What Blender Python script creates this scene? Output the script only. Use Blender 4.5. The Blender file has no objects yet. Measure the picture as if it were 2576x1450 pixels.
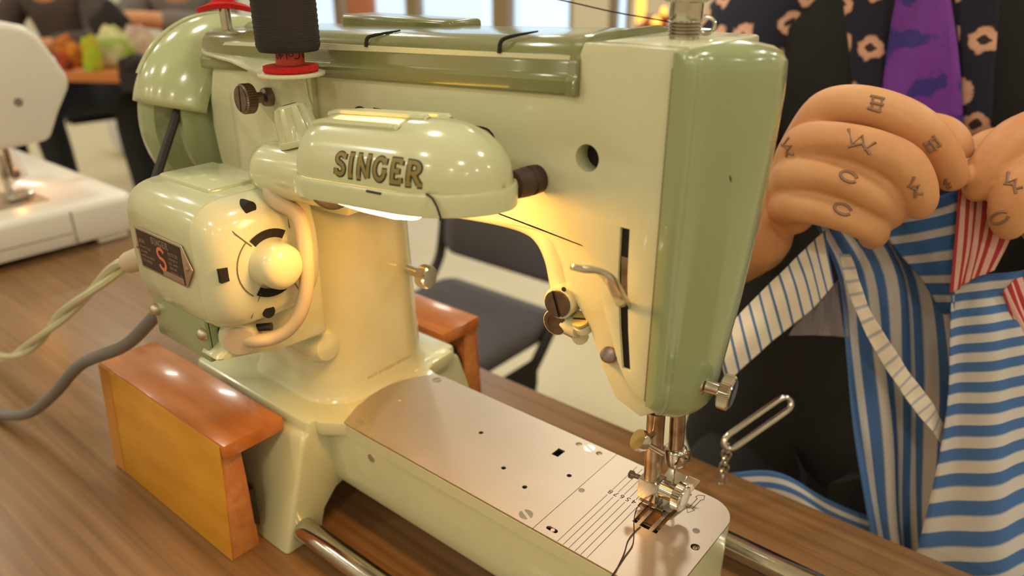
import bpy, bmesh, math, random
import numpy as np
from mathutils import Vector, Matrix, noise as mnoise
random.seed(7)
S = bpy.context.scene
COL = S.collection
PI = math.pi
# ------------------------------------------------------------------ camera
# millimetre frame: x along the sewing machine arm, y away from the viewer, z up, z=0 on the bed plate
Z0 = 0.818                     # height of the bed plate above the room floor (m)
CAM = np.array([123.5, -248.4, 238.1]); FPX = 1876.01
def _axes():
    c0 = np.array([1288, 725.])
    vx = np.array([-1211, -97.]) - c0; vy = np.array([2970, -107.]) - c0
    X = -np.array([*vx, FPX]); X /= np.linalg.norm(X)
    Y = np.array([*vy, FPX]); Y /= np.linalg.norm(Y)
    Zv = np.cross(X, Y); Zv /= np.linalg.norm(Zv)
    Y = np.cross(Zv, X)
    return np.stack([X, Y, Zv])
RW = _axes()
def M(p): return Vector((p[0] / 1000, p[1] / 1000, p[2] / 1000 + Z0))
def on(px, py, x=None, y=None, z=None):
    r = RW @ np.array([px - 1288., py - 725., FPX])
    i, v = [(i, v) for i, v in enumerate((x, y, z)) if v is not None][0]
    return tuple(CAM + r * ((v - CAM[i]) / r[i]))
def at(px, py, d):
    c = np.array([px - 1288., py - 725., FPX]) * d / FPX
    return tuple(CAM + RW @ c)
cd = bpy.data.cameras.new('camera'); cam = bpy.data.objects.new('camera', cd); COL.objects.link(cam)
cd.sensor_width = 36; cd.lens = 36 * FPX / 2576; cd.clip_start = 0.01; cd.clip_end = 60
rot = Matrix([[RW[i, 0], -RW[i, 1], -RW[i, 2]] for i in range(3)])
cam.matrix_world = Matrix.Translation(M(CAM)) @ rot.to_4x4()
cd.dof.use_dof = True; cd.dof.focus_distance = 0.335; cd.dof.aperture_fstop = 7.5
S.camera = cam
S.view_settings.view_transform = 'Standard'; S.view_settings.look = 'None'
S.view_settings.gamma = 1; S.view_settings.use_curve_mapping = False
S.view_settings.exposure = 0.0
# ------------------------------------------------------------------ sky and lights
def lin(c):
    return tuple(((v / 255) / 12.92 if v / 255 <= .04045 else ((v / 255 + .055) / 1.055) ** 2.4) for v in c[:3])
w = bpy.data.worlds.new('daylight'); S.world = w; w.use_nodes = True
bg = w.node_tree.nodes['Background']; bg.inputs[0].default_value = (*lin((205, 228, 245)), 1); bg.inputs[1].default_value = 1.7
def area(loc, size, power, col=(1, .86, .66), shape='DISK', rot=(0, 0, 0)):
    l = bpy.data.lights.new('ceiling_downlight', 'AREA'); l.shape = shape; l.size = size; l.energy = power; l.color = col
    o = bpy.data.objects.new('ceiling_downlight', l); COL.objects.link(o); o.location = loc; o.rotation_euler = rot
    return o
for i in range(-3, 2):
    for j in range(-2, 3):
        area((i * 2.1 + .9, j * 2.0 + .15, 2.795), .3, 11., (1, .978, .84))
# ------------------------------------------------------------------ materials
MATS = {}
def mat(name, col, rough=.5, metal=0., var=0., vscale=40., bump=0., bscale=200., coat=0., emit=None, col2=None, stretch=None, trans=0., spec=.5, speck=0., alpha=1):
    if name in MATS: return MATS[name]
    m = bpy.data.materials.new(name); m.use_nodes = True; nt = m.node_tree; N = nt.nodes; L = nt.links
    b = N['Principled BSDF']; b.inputs['Roughness'].default_value = rough; b.inputs['Metallic'].default_value = metal
    b.inputs['Coat Weight'].default_value = coat; b.inputs['Coat Roughness'].default_value = .08
    b.inputs['Specular IOR Level'].default_value = spec
    b.inputs['Transmission Weight'].default_value = trans; b.inputs['Alpha'].default_value = alpha
    c = (*lin(col), 1); tc = N.new('ShaderNodeTexCoord'); mp = N.new('ShaderNodeMapping'); L.new(tc.outputs['Object'], mp.inputs[0])
    if stretch: mp.inputs['Scale'].default_value = stretch
    nz = N.new('ShaderNodeTexNoise'); nz.inputs['Scale'].default_value = vscale; nz.inputs['Detail'].default_value = 4; L.new(mp.outputs[0], nz.inputs[0])
    cr = N.new('ShaderNodeValToRGB'); c2 = (*lin(col2), 1) if col2 else tuple(v * (1 - var) for v in c[:3]) + (1,)
    cr.color_ramp.elements[0].color = c2; cr.color_ramp.elements[1].color = c
    cr.color_ramp.elements[0].position = .35; cr.color_ramp.elements[1].position = .65
    L.new(nz.outputs['Fac'], cr.inputs[0]); out = cr.outputs[0]
    if speck:
        n2 = N.new('ShaderNodeTexNoise'); n2.inputs['Scale'].default_value = 700; n2.inputs['Detail'].default_value = 2; L.new(tc.outputs['Object'], n2.inputs[0])
        r2 = N.new('ShaderNodeValToRGB'); r2.color_ramp.elements[0].position = .68; r2.color_ramp.elements[1].position = .76
        L.new(n2.outputs['Fac'], r2.inputs[0]); mx = N.new('ShaderNodeMix'); mx.data_type = 'RGBA'
        ml = N.new('ShaderNodeMath'); ml.operation = 'MULTIPLY'; ml.inputs[1].default_value = speck; L.new(r2.outputs[0], ml.inputs[0])
        L.new(ml.outputs[0], mx.inputs[0]); L.new(out, mx.inputs[6]); mx.inputs[7].default_value = (*lin((70, 55, 35)), 1); out = mx.outputs[2]
    L.new(out, b.inputs['Base Color'])
    if bump:
        n3 = N.new('ShaderNodeTexNoise'); n3.inputs['Scale'].default_value = bscale; n3.inputs['Detail'].default_value = 3; L.new(mp.outputs[0], n3.inputs[0])
        bp = N.new('ShaderNodeBump'); bp.inputs['Strength'].default_value = bump; bp.inputs['Distance'].default_value = .001
        L.new(n3.outputs['Fac'], bp.inputs['Height']); L.new(bp.outputs[0], b.inputs['Normal'])
    if emit:
        b.inputs['Emission Color'].default_value = (*lin(emit[0]), 1); b.inputs['Emission Strength'].default_value = emit[1]
    MATS[name] = m; return m
def stripes(name, c1, c2, width, ratio=.5, rough=.9, axis='X', wob=.15):
    """woven stripes that follow the cloth's own UV map"""
    if name in MATS: return MATS[name]
    m = bpy.data.materials.new(name); m.use_nodes = True; nt = m.node_tree; N = nt.nodes; L = nt.links
    b = N['Principled BSDF']; b.inputs['Roughness'].default_value = rough; b.inputs['Specular IOR Level'].default_value = .1
    uv = N.new('ShaderNodeTexCoord'); sp = N.new('ShaderNodeSeparateXYZ'); L.new(uv.outputs['UV'], sp.inputs[0])
    d = N.new('ShaderNodeMath'); d.operation = 'DIVIDE'; d.inputs[1].default_value = width; L.new(sp.outputs[axis], d.inputs[0])
    f = N.new('ShaderNodeMath'); f.operation = 'FRACT'; L.new(d.outputs[0], f.inputs[0])
    cr = N.new('ShaderNodeValToRGB'); e = cr.color_ramp.elements
    e[0].position = ratio - .06; e[0].color = (*lin(c1), 1); e[1].position = ratio + .04; e[1].color = (*lin(c2), 1)
    k = e.new(.96); k.color = (*lin(c2), 1); k = e.new(1.); k.color = (*lin(c1), 1)
    L.new(f.outputs[0], cr.inputs[0]); L.new(cr.outputs[0], b.inputs['Base Color'])
    nz = N.new('ShaderNodeTexNoise'); nz.inputs['Scale'].default_value = 900; L.new(uv.outputs['Object'], nz.inputs[0])
    bp = N.new('ShaderNodeBump'); bp.inputs['Strength'].default_value = .2; bp.inputs['Distance'].default_value = .001; L.new(nz.outputs['Fac'], bp.inputs['Height']); L.new(bp.outputs[0], b.inputs['Normal'])
    MATS[name] = m; return m
CREAM = mat('cream_enamel', (216, 215, 179), .22, var=.06, vscale=12, coat=.5, speck=.10)
GUARDM = mat('lit_guard_enamel', (182, 187, 140), .2, var=.05, vscale=14, coat=.5, speck=.08)  # sage lightened to carry the light falling on the guard from above
GREEN = mat('sage_enamel', (152, 163, 120), .2, var=.06, vscale=14, coat=.5, speck=.12)
PALEG = mat('pale_sage_enamel', (208, 208, 168), .2, var=.05, vscale=14, coat=.5, speck=.10)
STEEL = mat('brushed_steel', (206, 192, 178), .42, 1., var=.06, vscale=14, bump=.03, bscale=200)
CHROME = mat('worn_chrome', (205, 200, 192), .16, 1., var=.12, vscale=90)
BAR = mat('tarnished_bar', (190, 172, 150), .28, 1., var=.45, vscale=120, col2=(146, 120, 94))
BRASSY = mat('brownish_screw', (136, 120, 112), .35, 1., var=.3, vscale=160)
DARK = mat('shade_and_iris_black', (22, 17, 13), .8)  # near-black stands in for shade in holes and slots; also colours irises
BLACKM = mat('black_metal', (40, 36, 34), .4, .3)
RUBBER = mat('brown_rubber', (74, 54, 44), .6, var=.3, vscale=120)
BELT = mat('rubber_belt', (44, 38, 33), .6, var=.2)
CORDW = mat('ivory_cord', (208, 190, 160), .4, var=.1, vscale=60)
FELT = mat('red_felt', (205, 28, 24), 1., var=.2, vscale=500, bump=.6, bscale=1500)
THREAD = mat('black_thread', (38, 32, 33), .75, var=.3, vscale=60, bump=.6, bscale=500, stretch=(.2, .2, 5))
REDPL = mat('red_plastic', (196, 74, 58), .45)
INK = mat('printed_ink', (40, 28, 24), .6)
OLIVE = mat('olive_lettering', (140, 122, 66), .45)
GOLD = mat('gold_lettering', (178, 160, 80), .4)
TABLE = mat('wood_laminate', (144, 107, 70), .3, col2=(120, 86, 53), vscale=15, stretch=(.3, 12, 12), bump=.04, bscale=40)
OCHRE = mat('ochre_varnished_board', (216, 154, 44), .4, col2=(200, 136, 34), vscale=14, stretch=(1, 4, 4))
ORANGE = mat('orange_varnished_wood', (198, 118, 56), .22, col2=(180, 98, 42), vscale=16, stretch=(.6, 6, 6), coat=.4)
ENDG = mat('end_grain_wood', (206, 138, 76), .6, col2=(186, 112, 58), vscale=120, bump=.2, bscale=400)
# ------------------------------------------------------------------ mesh helpers (all in millimetres)
def nrm(v):
    v = np.array(v, float); n = np.linalg.norm(v); return v / n if n else v
def frame(d):
    d = nrm(d); a = np.array([0, 0, 1.]) if abs(d[2]) < .9 else np.array([1., 0, 0])
    u = nrm(np.cross(a, d)); return u, np.cross(d, u), d
class B:
    def __init__(s): s.v = []; s.f = []
    def add(s, v, f):
        o = len(s.v); s.v += [tuple(map(float, p)) for p in v]; s.f += [tuple(i + o for i in q) for q in f]; return s
    def box(s, x0, x1, y0, y1, z0, z1):
        return s.add([(x, y, z) for z in (z0, z1) for x, y in ((x0, y0), (x1, y0), (x1, y1), (x0, y1))],
                     [(3, 2, 1, 0), (4, 5, 6, 7), (0, 1, 5, 4), (1, 2, 6, 5), (2, 3, 7, 6), (3, 0, 4, 7)])
    def rings(s, R, caps=(1, 1), closed=True):
        n = len(R[0]); v = [p for r in R for p in r]; f = []
        for i in range(len(R) - 1):
            for j in range(n if closed else n - 1):
                k = (j + 1) % n; f.append((i * n + j, i * n + k, (i + 1) * n + k, (i + 1) * n + j))
        if closed and caps[0]: f.append(tuple(range(n - 1, -1, -1)))
        if closed and caps[1]: f.append(tuple((len(R) - 1) * n + j for j in range(n)))
        return s.add(v, f)
    def prism(s, poly, a, b, ax='y'):
        def P(u, v, t): return (u, t, v) if ax == 'y' else ((t, u, v) if ax == 'x' else (u, v, t))
        return s.rings([[P(u, v, a) for u, v in poly], [P(u, v, b) for u, v in poly]])
    def lathe(s, prof, c, d, seg=24, a0=0, a1=2 * PI):
        u, v, w = frame(d); c = np.array(c, float); full = abs(a1 - a0 - 2 * PI) < 1e-6
        n = seg if full else seg + 1; R = []
        for h, r in prof:
            R.append([c + w * h + (u * math.cos(a0 + (a1 - a0) * k / seg) + v * math.sin(a0 + (a1 - a0) * k / seg)) * max(r, .001) for k in range(n)])
        return s.rings(R, (1, 1), full)
    def cyl(s, p, q, r, r2=None, seg=20):
        p = np.array(p, float); q = np.array(q, float); h = np.linalg.norm(q - p)
        return s.lathe([(0, r), (h, r if r2 is None else r2)], p, q - p, seg)
    def tube(s, path, r, seg=10, sm=0):
        P = [np.array(p, float) for p in path]
        if sm: P = catmull(P, sm)
        rr = [r] * len(P) if np.isscalar(r) else list(np.interp(np.linspace(0, 1, len(P)), np.linspace(0, 1, len(r)), r))
        R = []; u = None
        for i, p in enumerate(P):
            t = nrm(P[min(i + 1, len(P) - 1)] - P[max(i - 1, 0)])
            if u is None: u = frame(t)[0]
            u = nrm(u - t * (u @ t)); v = np.cross(t, u)
            R.append([p + (u * math.cos(2 * PI * k / seg) + v * math.sin(2 * PI * k / seg)) * rr[i] for k in range(seg)])
        return s.rings(R)
    def ell(s, c, r, nu=16, nv=10):
        prof = [(-math.cos(PI * i / nv), math.sin(PI * i / nv)) for i in range(nv + 1)]
        r = np.array(r if not np.isscalar(r) else (r, r, r), float); t = B().lathe(prof, (0, 0, 0), (0, 0, 1), nu)
        return s.add([np.array(c) + np.array(p) * r for p in t.v], t.f)
    def tf(s, fn): s.v = [tuple(fn(*p)) for p in s.v]; return s
def catmull(P, n):
    P = [2 * P[0] - P[1]] + P + [2 * P[-1] - P[-2]]; o = []
    for i in range(1, len(P) - 2):
        for k in range(n):
            t = k / n; a, b, c, d = P[i - 1:i + 3]
            o.append(.5 * ((2 * b) + (c - a) * t + (2 * a - 5 * b + 4 * c - d) * t * t + (3 * b - a - 3 * c + d) * t ** 3))
    return o + [P[-2]]
def rrect(x0, x1, y0, y1, r, n=6):
    o = []; r = min(r, (x1 - x0) / 2 - .01, (y1 - y0) / 2 - .01)
    for cx, cy, a in ((x1 - r, y1 - r, 0), (x0 + r, y1 - r, 90), (x0 + r, y0 + r, 180), (x1 - r, y0 + r, 270)):
        for k in range(n + 1):
            t = math.radians(a + 90 * k / n); o.append((cx + r * math.cos(t), cy + r * math.sin(t)))
    return o
def circ(cx, cy, r, n=20, e=1): return [(cx + r * math.cos(2 * PI * k / n), cy + r * e * math.sin(2 * PI * k / n)) for k in range(n)]
WL = {}
def wloc(o): return WL.get(o.name, Vector((0, 0, 0)))
def meshof(name, b, bev=0, seg=2, ang=32, merge=True):
    me = bpy.data.meshes.new(name); bm = bmesh.new()
    vs = [bm.verts.new(p) for p in b.v]
    for f in b.f:
        q = []
        for i in f:
            if vs[i] not in q: q.append(vs[i])
        if len(q) > 2:
            try: bm.faces.new(q)
            except ValueError: pass
    if merge: bmesh.ops.remove_doubles(bm, verts=bm.verts, dist=.02)
    bmesh.ops.recalc_face_normals(bm, faces=bm.faces)
    if bev:
        ed = [e for e in bm.edges if len(e.link_faces) == 2 and e.calc_face_angle(0) > math.radians(ang)]
        bmesh.ops.bevel(bm, geom=ed, offset=bev, segments=seg, profile=.5, affect='EDGES', clamp_overlap=True)
    bm.to_mesh(me); bm.free(); return me
def finish(name, me, m, parent=None, smooth=38, raw=False):
    """me holds millimetre coordinates; places the object with its origin at its own centre"""
    n = len(me.vertices); co = np.empty(n * 3); me.vertices.foreach_get('co', co); co = co.reshape(-1, 3)
    if not raw: co = co / 1000; co[:, 2] += Z0
    c = (co.min(0) + co.max(0)) / 2; c[2] = co[:, 2].min(); me.vertices.foreach_set('co', (co - c).ravel()); me.update()
    if smooth:
        me.polygons.foreach_set('use_smooth', [True] * len(me.polygons)); me.set_sharp_from_angle(angle=math.radians(smooth))
    me.materials.append(m)
    o = bpy.data.objects.new(name, me); COL.objects.link(o); WL[o.name] = Vector(c)
    if parent: o.parent = parent; o.location = Vector(c) - wloc(parent)
    else: o.location = c
    return o
def obj(name, b, m, parent=None, bev=0, seg=2, smooth=38, ang=32, label=None, merge=True):
    o = finish(name, meshof(name, b, bev, seg, ang, merge), m, parent, smooth)
    if label: o['label'] = label
    return o
def tag(o, label, cat, group=None):
    o['label'] = label; o['category'] = cat
    if group: o['group'] = group
    return o
def thing(name, label, cat, loc, group=None):
    o = bpy.data.objects.new(name, None); COL.objects.link(o); o.empty_display_size = .02
    o.location = M(loc); WL[o.name] = M(loc); return tag(o, label, cat, group)
def struct(o): o['kind'] = 'structure'; return o
def plate(outline, holes, t0, t1, ax='z'):
    """flat plate with real holes; returns a B whose plane is uv and thickness t"""
    cu = bpy.data.curves.new('plate', 'CURVE'); cu.dimensions = '2D'; cu.fill_mode = 'BOTH'; cu.extrude = abs(t1 - t0) / 2
    for pl in [outline] + holes:
        sp = cu.splines.new('POLY'); sp.points.add(len(pl) - 1); sp.use_cyclic_u = True
        for i, (u, v) in enumerate(pl): sp.points[i].co = (u, v, 0, 1)
    o = bpy.data.objects.new('plate', cu); COL.objects.link(o); bpy.context.view_layer.update()
    me = bpy.data.meshes.new_from_object(o.evaluated_get(bpy.context.evaluated_depsgraph_get()))
    b = B(); mid = (t0 + t1) / 2
    for v in me.vertices:
        u, vv, t = v.co; t += mid; b.v.append((u, vv, t) if ax == 'z' else ((u, t, vv) if ax == 'y' else (t, u, vv)))
    b.f = [tuple(p.vertices) for p in me.polygons]
    bpy.data.objects.remove(o); bpy.data.curves.remove(cu); bpy.data.meshes.remove(me); return b
def text(s, size, depth=.12, spacing=1.):
    """default-font lettering as a mesh in the uv plane, u to the right from 0, v up from the baseline"""
    cu = bpy.data.curves.new('text', 'FONT'); cu.body = s; cu.size = size; cu.extrude = depth / 2; cu.space_character = spacing; cu.resolution_u = 3
    o = bpy.data.objects.new('text', cu); COL.objects.link(o); bpy.context.view_layer.update()
    me = bpy.data.meshes.new_from_object(o.evaluated_get(bpy.context.evaluated_depsgraph_get()))
    b = B(); b.v = [tuple(v.co) for v in me.vertices]; b.f = [tuple(p.vertices) for p in me.polygons]
    bpy.data.objects.remove(o); bpy.data.curves.remove(cu); bpy.data.meshes.remove(me); return b
def strokes(lines, w, t=.2):
    """flat pen strokes: each line is a list of uv points"""
    b = B()
    for ln in lines:
        ln = [np.array(p, float) for p in ln]; L = []; Rr = []
        for i, p in enumerate(ln):
            d0 = nrm(ln[i] - ln[i - 1]) if i else nrm(ln[1] - ln[0]); d1 = nrm(ln[i + 1] - ln[i]) if i < len(ln) - 1 else d0
            d = nrm(d0 + d1); n = np.array([-d[1], d[0]]); k = min(1.6, 1 / max(.3, float(n @ np.array([-d0[1], d0[0]]))))
            L.append(p + n * w / 2 * k); Rr.append(p - n * w / 2 * k)
        for z0 in (0,):
            v = [(*p, t) for p in L] + [(*p, t) for p in Rr] + [(*p, -t) for p in L] + [(*p, -t) for p in Rr]; n = len(ln); f = []
            for i in range(n - 1):
                f += [(i, i + n, i + n + 1, i + 1), (i, i + 1, i + 1 + 2 * n, i + 2 * n), (i + n, i + 3 * n, i + 3 * n + 1, i + n + 1)]
            f += [(0, 2 * n, 3 * n, n), (n - 1, 2 * n - 1, 4 * n - 1, 3 * n - 1)]
            b.add(v, f)
    return b
def arc(cx, cy, rx, ry, a0, a1, n=10): return [(cx + rx * math.cos(math.radians(a0 + (a1 - a0) * k / n)), cy + ry * math.sin(math.radians(a0 + (a1 - a0) * k / n))) for k in range(n + 1)]
# slab letters, unit height
LET = {
 'S': (.62, [arc(.31, .74, .22, .2, 30, 180, 8) + arc(.31, .74, .22, .2, 180, 270, 4)[1:] + arc(.31, .28, .24, .22, 90, 0, 4)[1:] + arc(.31, .28, .24, .22, 0, -150, 8)[1:], [(.56, .98), (.54, .72)], [(.06, .02), (.07, .3)]]),
 'I': (.36, [[(.18, .05), (.18, .95)], [(.04, .96), (.32, .96)], [(.04, .04), (.32, .04)]]),
 'N': (.84, [[(.16, .04), (.16, .94)], [(.12, .92), (.68, .06)], [(.7, .04), (.7, .94)], [(.02, .96), (.26, .96)], [(.04, .04), (.28, .04)], [(.58, .96), (.82, .96)]]),
 'G': (.76, [arc(.38, .5, .3, .44, 35, 330, 18) + [(.66, .4)], [(.5, .42), (.76, .42)], [(.66, .98), (.64, .7)]]),
 'E': (.66, [[(.18, .04), (.18, .96)], [(.04, .95), (.6, .95)], [(.04, .05), (.62, .05)], [(.18, .5), (.48, .5)], [(.59, .97), (.58, .76)], [(.61, .03), (.6, .25)], [(.46, .62), (.46, .38)]]),
 'R': (.8, [[(.18, .04), (.18, .96)], [(.04, .95), (.4, .95)] + arc(.4, .72, .22, .23, 90, -90, 8)[1:] + [(.18, .49)], [(.4, .49), (.66, .06)], [(.04, .04), (.32, .04)], [(.58, .04), (.8, .04)]]),
}
def word(s, h, w, gap=.12, t=.2):
    b = B(); u = 0
    for ch in s:
        wd, ls = LET[ch]; q = strokes([[((x + u) * h, y * h) for x, y in l] for l in ls], w, t); b.add(q.v, q.f); u += wd + gap
    return b, (u - gap) * h
def screw(b_head, b_slot, c, d, r, h=.4, ang=.6, slotw=.22):
    """flat slotted head: two half discs with a gap, dark floor in b_slot"""
    u, v, w = frame(d); c = np.array(c, float); a = slotw * r; cs, sn = math.cos(ang), math.sin(ang)
    b_slot.cyl(c - w * .2, c + w * h * .45, r * .96, seg=16)
    for sg in (1, -1):
        pts = []
        a0 = math.asin(a / r)
        for k in range(9):
            t = a0 + (PI - 2 * a0) * k / 8; pts.append((r * math.cos(t), sg * r * math.sin(t)))
        if sg < 0: pts.reverse()
        R = [[c + (u * (x * cs - y * sn) + v * (x * sn + y * cs)) + w * hh for x, y in pts] for hh in (-.1, h)]
        b_head.rings(R)
def knurl(b, c, d, r, h, n=44, dep=.45):
    u, v, w = frame(d); c = np.array(c, float); R = []
    for hh, k in ((0, .9), (h * .12, 1), (h * .88, 1), (h, .9)):
        R.append([c + w * hh + (u * math.cos(2 * PI * i / (2 * n)) + v * math.sin(2 * PI * i / (2 * n))) * (r * k - (dep if i % 2 else 0)) for i in range(2 * n)])
    return b.rings(R)
# ------------------------------------------------------------------ the room
FLOORZ = -818.
FLOORM = mat('beige_vinyl_floor', (214, 200, 166), .35, var=.05, vscale=3)
WALLM = mat('cream_wall_paint', (226, 214, 190), .8, var=.03, vscale=2)
CEILM = mat('white_ceiling_tile', (236, 232, 222), .9, var=.03, vscale=3)
FRAMEM = mat('olive_window_frame', (150, 126, 92), .45, var=.08)
GLASS = mat('window_glass', (235, 245, 250), .02, trans=1., alpha=.25)
OUTW = mat('pale_outdoor_render', (214, 224, 232), .9, var=.05, vscale=1.)
X0, X1, Y0, Y1, ZC = -7600, 4200, -4200, 5000, 2800 + FLOORZ
struct(obj('floor', B().box(X0, X1, Y0, Y1, FLOORZ - 60, FLOORZ), FLOORM))
struct(obj('ceiling', B().box(X0, X1, Y0, Y1, ZC, ZC + 60), CEILM))
struct(obj('wall_left', B().box(X0 - 100, X0, Y0, Y1 + 100, FLOORZ - 60, ZC + 60), WALLM))
struct(obj('wall_right', B().box(X1, X1 + 100, Y0, Y1 + 100, FLOORZ - 60, ZC + 60), WALLM))
struct(obj('wall_front', B().box(X0, X1, Y0 - 100, Y0, FLOORZ - 60, ZC + 60), WALLM))
wx = lambda px: on(px, 40, y=Y1)[0]
WA, WB = wx(640), wx(1440)          # glazed stretch of the back wall
ZB, ZT = FLOORZ + 120, FLOORZ + 2450
bk = B().box(X0, WA, Y1, Y1 + 100, FLOORZ - 60, ZC + 60).box(WA, WB, Y1, Y1 + 100, FLOORZ - 60, ZB).box(WA, WB, Y1, Y1 + 100, ZT, ZC + 60)
WC, WD = wx(1530), wx(1584)
bk.box(WB, WC, Y1, Y1 + 100, FLOORZ - 60, ZC + 60).box(WD, X1, Y1, Y1 + 100, FLOORZ - 60, ZC + 60).box(WC, WD, Y1, Y1 + 100, FLOORZ - 60, ZB).box(WC, WD, Y1, Y1 + 100, ZT, ZC + 60)
struct(obj('wall_back', bk, WALLM))
for n, (a, b_, posts) in enumerate(((WA, WB, ((842, 862), (1022, 1051), (1239, 1280))), (WC, WD, ()))):
    r = bpy.data.objects.new('window_%d' % (n + 1), None); COL.objects.link(r); r.location = M(((a + b_) / 2, Y1 + 50, ZB)); WL[r.name] = Vector(r.location); struct(r)
    f = B().box(a, b_, Y1 + 20, Y1 + 80, ZB, ZB + 60).box(a, b_, Y1 + 20, Y1 + 80, ZT - 60, ZT).box(a, a + 50, Y1 + 20, Y1 + 80, ZB, ZT).box(b_ - 50, b_, Y1 + 20, Y1 + 80, ZB, ZT)
    obj('window_frame', f, FRAMEM, r)
    ed = [a + 50]
    for p, q in posts:
        obj('mullion', B().box(wx(p), wx(q), Y1 - 10, Y1 + 85, ZB + 60, ZT - 60), FRAMEM, r); ed += [wx(p), wx(q)]
    ed.append(b_ - 50)
    for i in range(0, len(ed), 2): obj('pane', B().box(ed[i], ed[i + 1], Y1 + 46, Y1 + 52, ZB + 60, ZT - 60), GLASS, r)
# ------------------------------------------------------------------ work table
TZ = -78.
t = thing('work_table', 'long wood-laminate work table under the two sewing machines', 'table', (-300, -250, FLOORZ))
obj('table_top', B().box(-1380, 640, -640, 160, TZ - 28, TZ), TABLE, t, bev=1.2)
obj('edge_band', B().box(-1382, 642, -642, 162, TZ - 26, TZ - 3), mat('table_edge_band', (120, 92, 70), .5), t)
for lx in (-1300, 560):
    for ly in (-580, 100): obj('leg', B().box(lx - 20, lx + 20, ly - 20, ly + 20, FLOORZ, TZ - 28), BLACKM, t, bev=2)
# ------------------------------------------------------------------ the green sewing machine
sm = thing('sewing_machine', 'vintage sage and cream free-arm sewing machine with lit lamp, seen from behind', 'sewing machine', (-120, 0, TZ))
# ---- base casting
def lx(a, b, t): return a + (b - a) * t
prof = [(-50, 0), (70, 0), (70.5, -7), (74, -9), (76, -14), (98, -78), (70, -78), (64, -62), (50, -51), (30, -49), (-20, -49), (-36, -52), (-46, -62), (-51, -78), (-75, -78), (-56, -14), (-54, -9), (-50.5, -7)]
b = B()
NB = len(prof)
secs = []
for xx, k, zz in ((-307, .97, 0), (-303, 1, 0), (-200, 1, 0), (-191, .997, 0), (-188, .985, 0)):
    secs.append([(xx, 11 + (y - 11) * k, z) for y, z in prof])
b.rings(secs)
base = obj('base_casting', b, PALEG, sm, bev=1.6, ang=25)
# block joining pedestal ledge and arm
obj('ledge_neck', B().prism([(-200, -46), (-184, -44), (-176, -38), (-172, -36), (-160, -36), (-160, 36), (-172, 36), (-180, 38), (-183, 46), (-184, 64), (-200, 64)], -9, -.25, 'z'), PALEG, sm, bev=1)
# ---- free arm
AR = [(-189, -35.6), (10, -35.6)] + [(16 + 12.6 * math.sin(a), -23 - 12.6 * math.cos(a)) for a in np.linspace(0, PI / 2, 6)] + [(15 + 13.6 * math.cos(a), 22 + 13.6 * math.sin(a)) for a in np.linspace(0, PI / 2, 6)] + [(-189, 35.6)]
arm = obj('free_arm', B().rings([[(x, y * .93, -47) for x, y in AR], [(x, y * .985, -43) for x, y in AR], [(x, y, -36) for x, y in AR], [(x, y, -8.6) for x, y in AR]]), PALEG, sm, smooth=30)
obj('arm_rim', plate([(x * 1.0 + (.3 if x > 0 else 0), y * 1.012) for x, y in AR], [[(-184, -31), (8, -31), (24, -24), (24, 24), (8, 31), (-184, 31)]], -8.2, -1.25), PALEG, sm, bev=.4, ang=60)
obj('arm_gap_line', B().prism([(x - .2 if x > 0 else x, y * .992) for x, y in AR], -8.7, -8.1, 'z'), mat('gap_line_brown', (96, 84, 52), .8), sm)  # dull brown strip filling the gap below the rim
# ---- bed plates
arcL = [(-165, 35.9), (-173, 32.7), (-179.5, 23), (-183.6, 11), (-184.6, 2), (-183.8, -7.4), (-180.4, -21.7), (-173.6, -35.9)]
hl = [circ(-48.2, 5.7, 1.3), circ(-60, -15.5, 1.3), circ(-77.7, -10.5, 1.3), circ(-107.3, 5.5, 1.3), circ(-166.2, -.3, 1.1), circ(-59.6, 30.7, 1.7), circ(-46.7, 30.7, 1.7), [(-65.8, 14.4), (-61.6, 14.4), (-61.6, 21), (-65.8, 21)]]
bp = obj('bed_plate', plate([(-39.15, 35.9)] + arcL + [(-39.15, -35.9)], hl, -1.2, 0), STEEL, sm, smooth=25)
NP = [(-38.85, -35.9), (14, -35.9)] + [(16 + 13 * math.sin(a), -22.9 - 13 * math.cos(a)) for a in np.linspace(0.1, PI / 2, 8)] + [(15 + 14 * math.cos(a), 21.9 + 14 * math.sin(a)) for a in np.linspace(0, PI / 2, 9)] + [(-38.85, 35.9)]
sl = [[(-6.3, -3.2), (-4.2, -3.2), (-4.2, 29), (-6.3, 29)], [(-2.4, -3.5), (2.4, -3.5), (2.4, 10.5), (-2.4, 10.5)], [(-2.4, 12), (2.4, 12), (2.4, 14), (-2.4, 14)], [(4.3, -3.5), (6.4, -3.5), (6.4, 31.5), (4.3, 31.5)], circ(23.9, .1, 2.1), [(-34, -32.2)] + [(-30 + 1.3 * math.cos(a), -31 + 1.3 * math.sin(a)) for a in np.linspace(-PI / 2, PI / 2, 8)] + [(-33.5 + 1.3 * math.cos(a), -31 + 1.3 * math.sin(a)) for a in np.linspace(PI / 2, 1.5 * PI, 8)][:-1]]
npl = obj('needle_plate', plate(NP, sl, -1.2, 0), STEEL, sm, smooth=25)
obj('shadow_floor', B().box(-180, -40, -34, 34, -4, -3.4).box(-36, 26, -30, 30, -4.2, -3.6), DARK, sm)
for (x, y, r, m) in ((19.5, 9.7, 1.7, BRASSY), (18, -9.4, 1.7, STEEL), (-36.9, .2, 1.6, BRASSY)):
    obj('rivet', B().cyl((x, y, -.5), (x, y, .06), r), m, npl)
obj('ball_catch', B().ell((23.9, .1, -1.4), 1.7), BRASSY, npl)
obj('lock_pin', B().cyl((-31.4, -31, -2), (-31.4, -31, -.1), 1.05), STEEL, npl)
hb, sb = B(), B()
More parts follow.
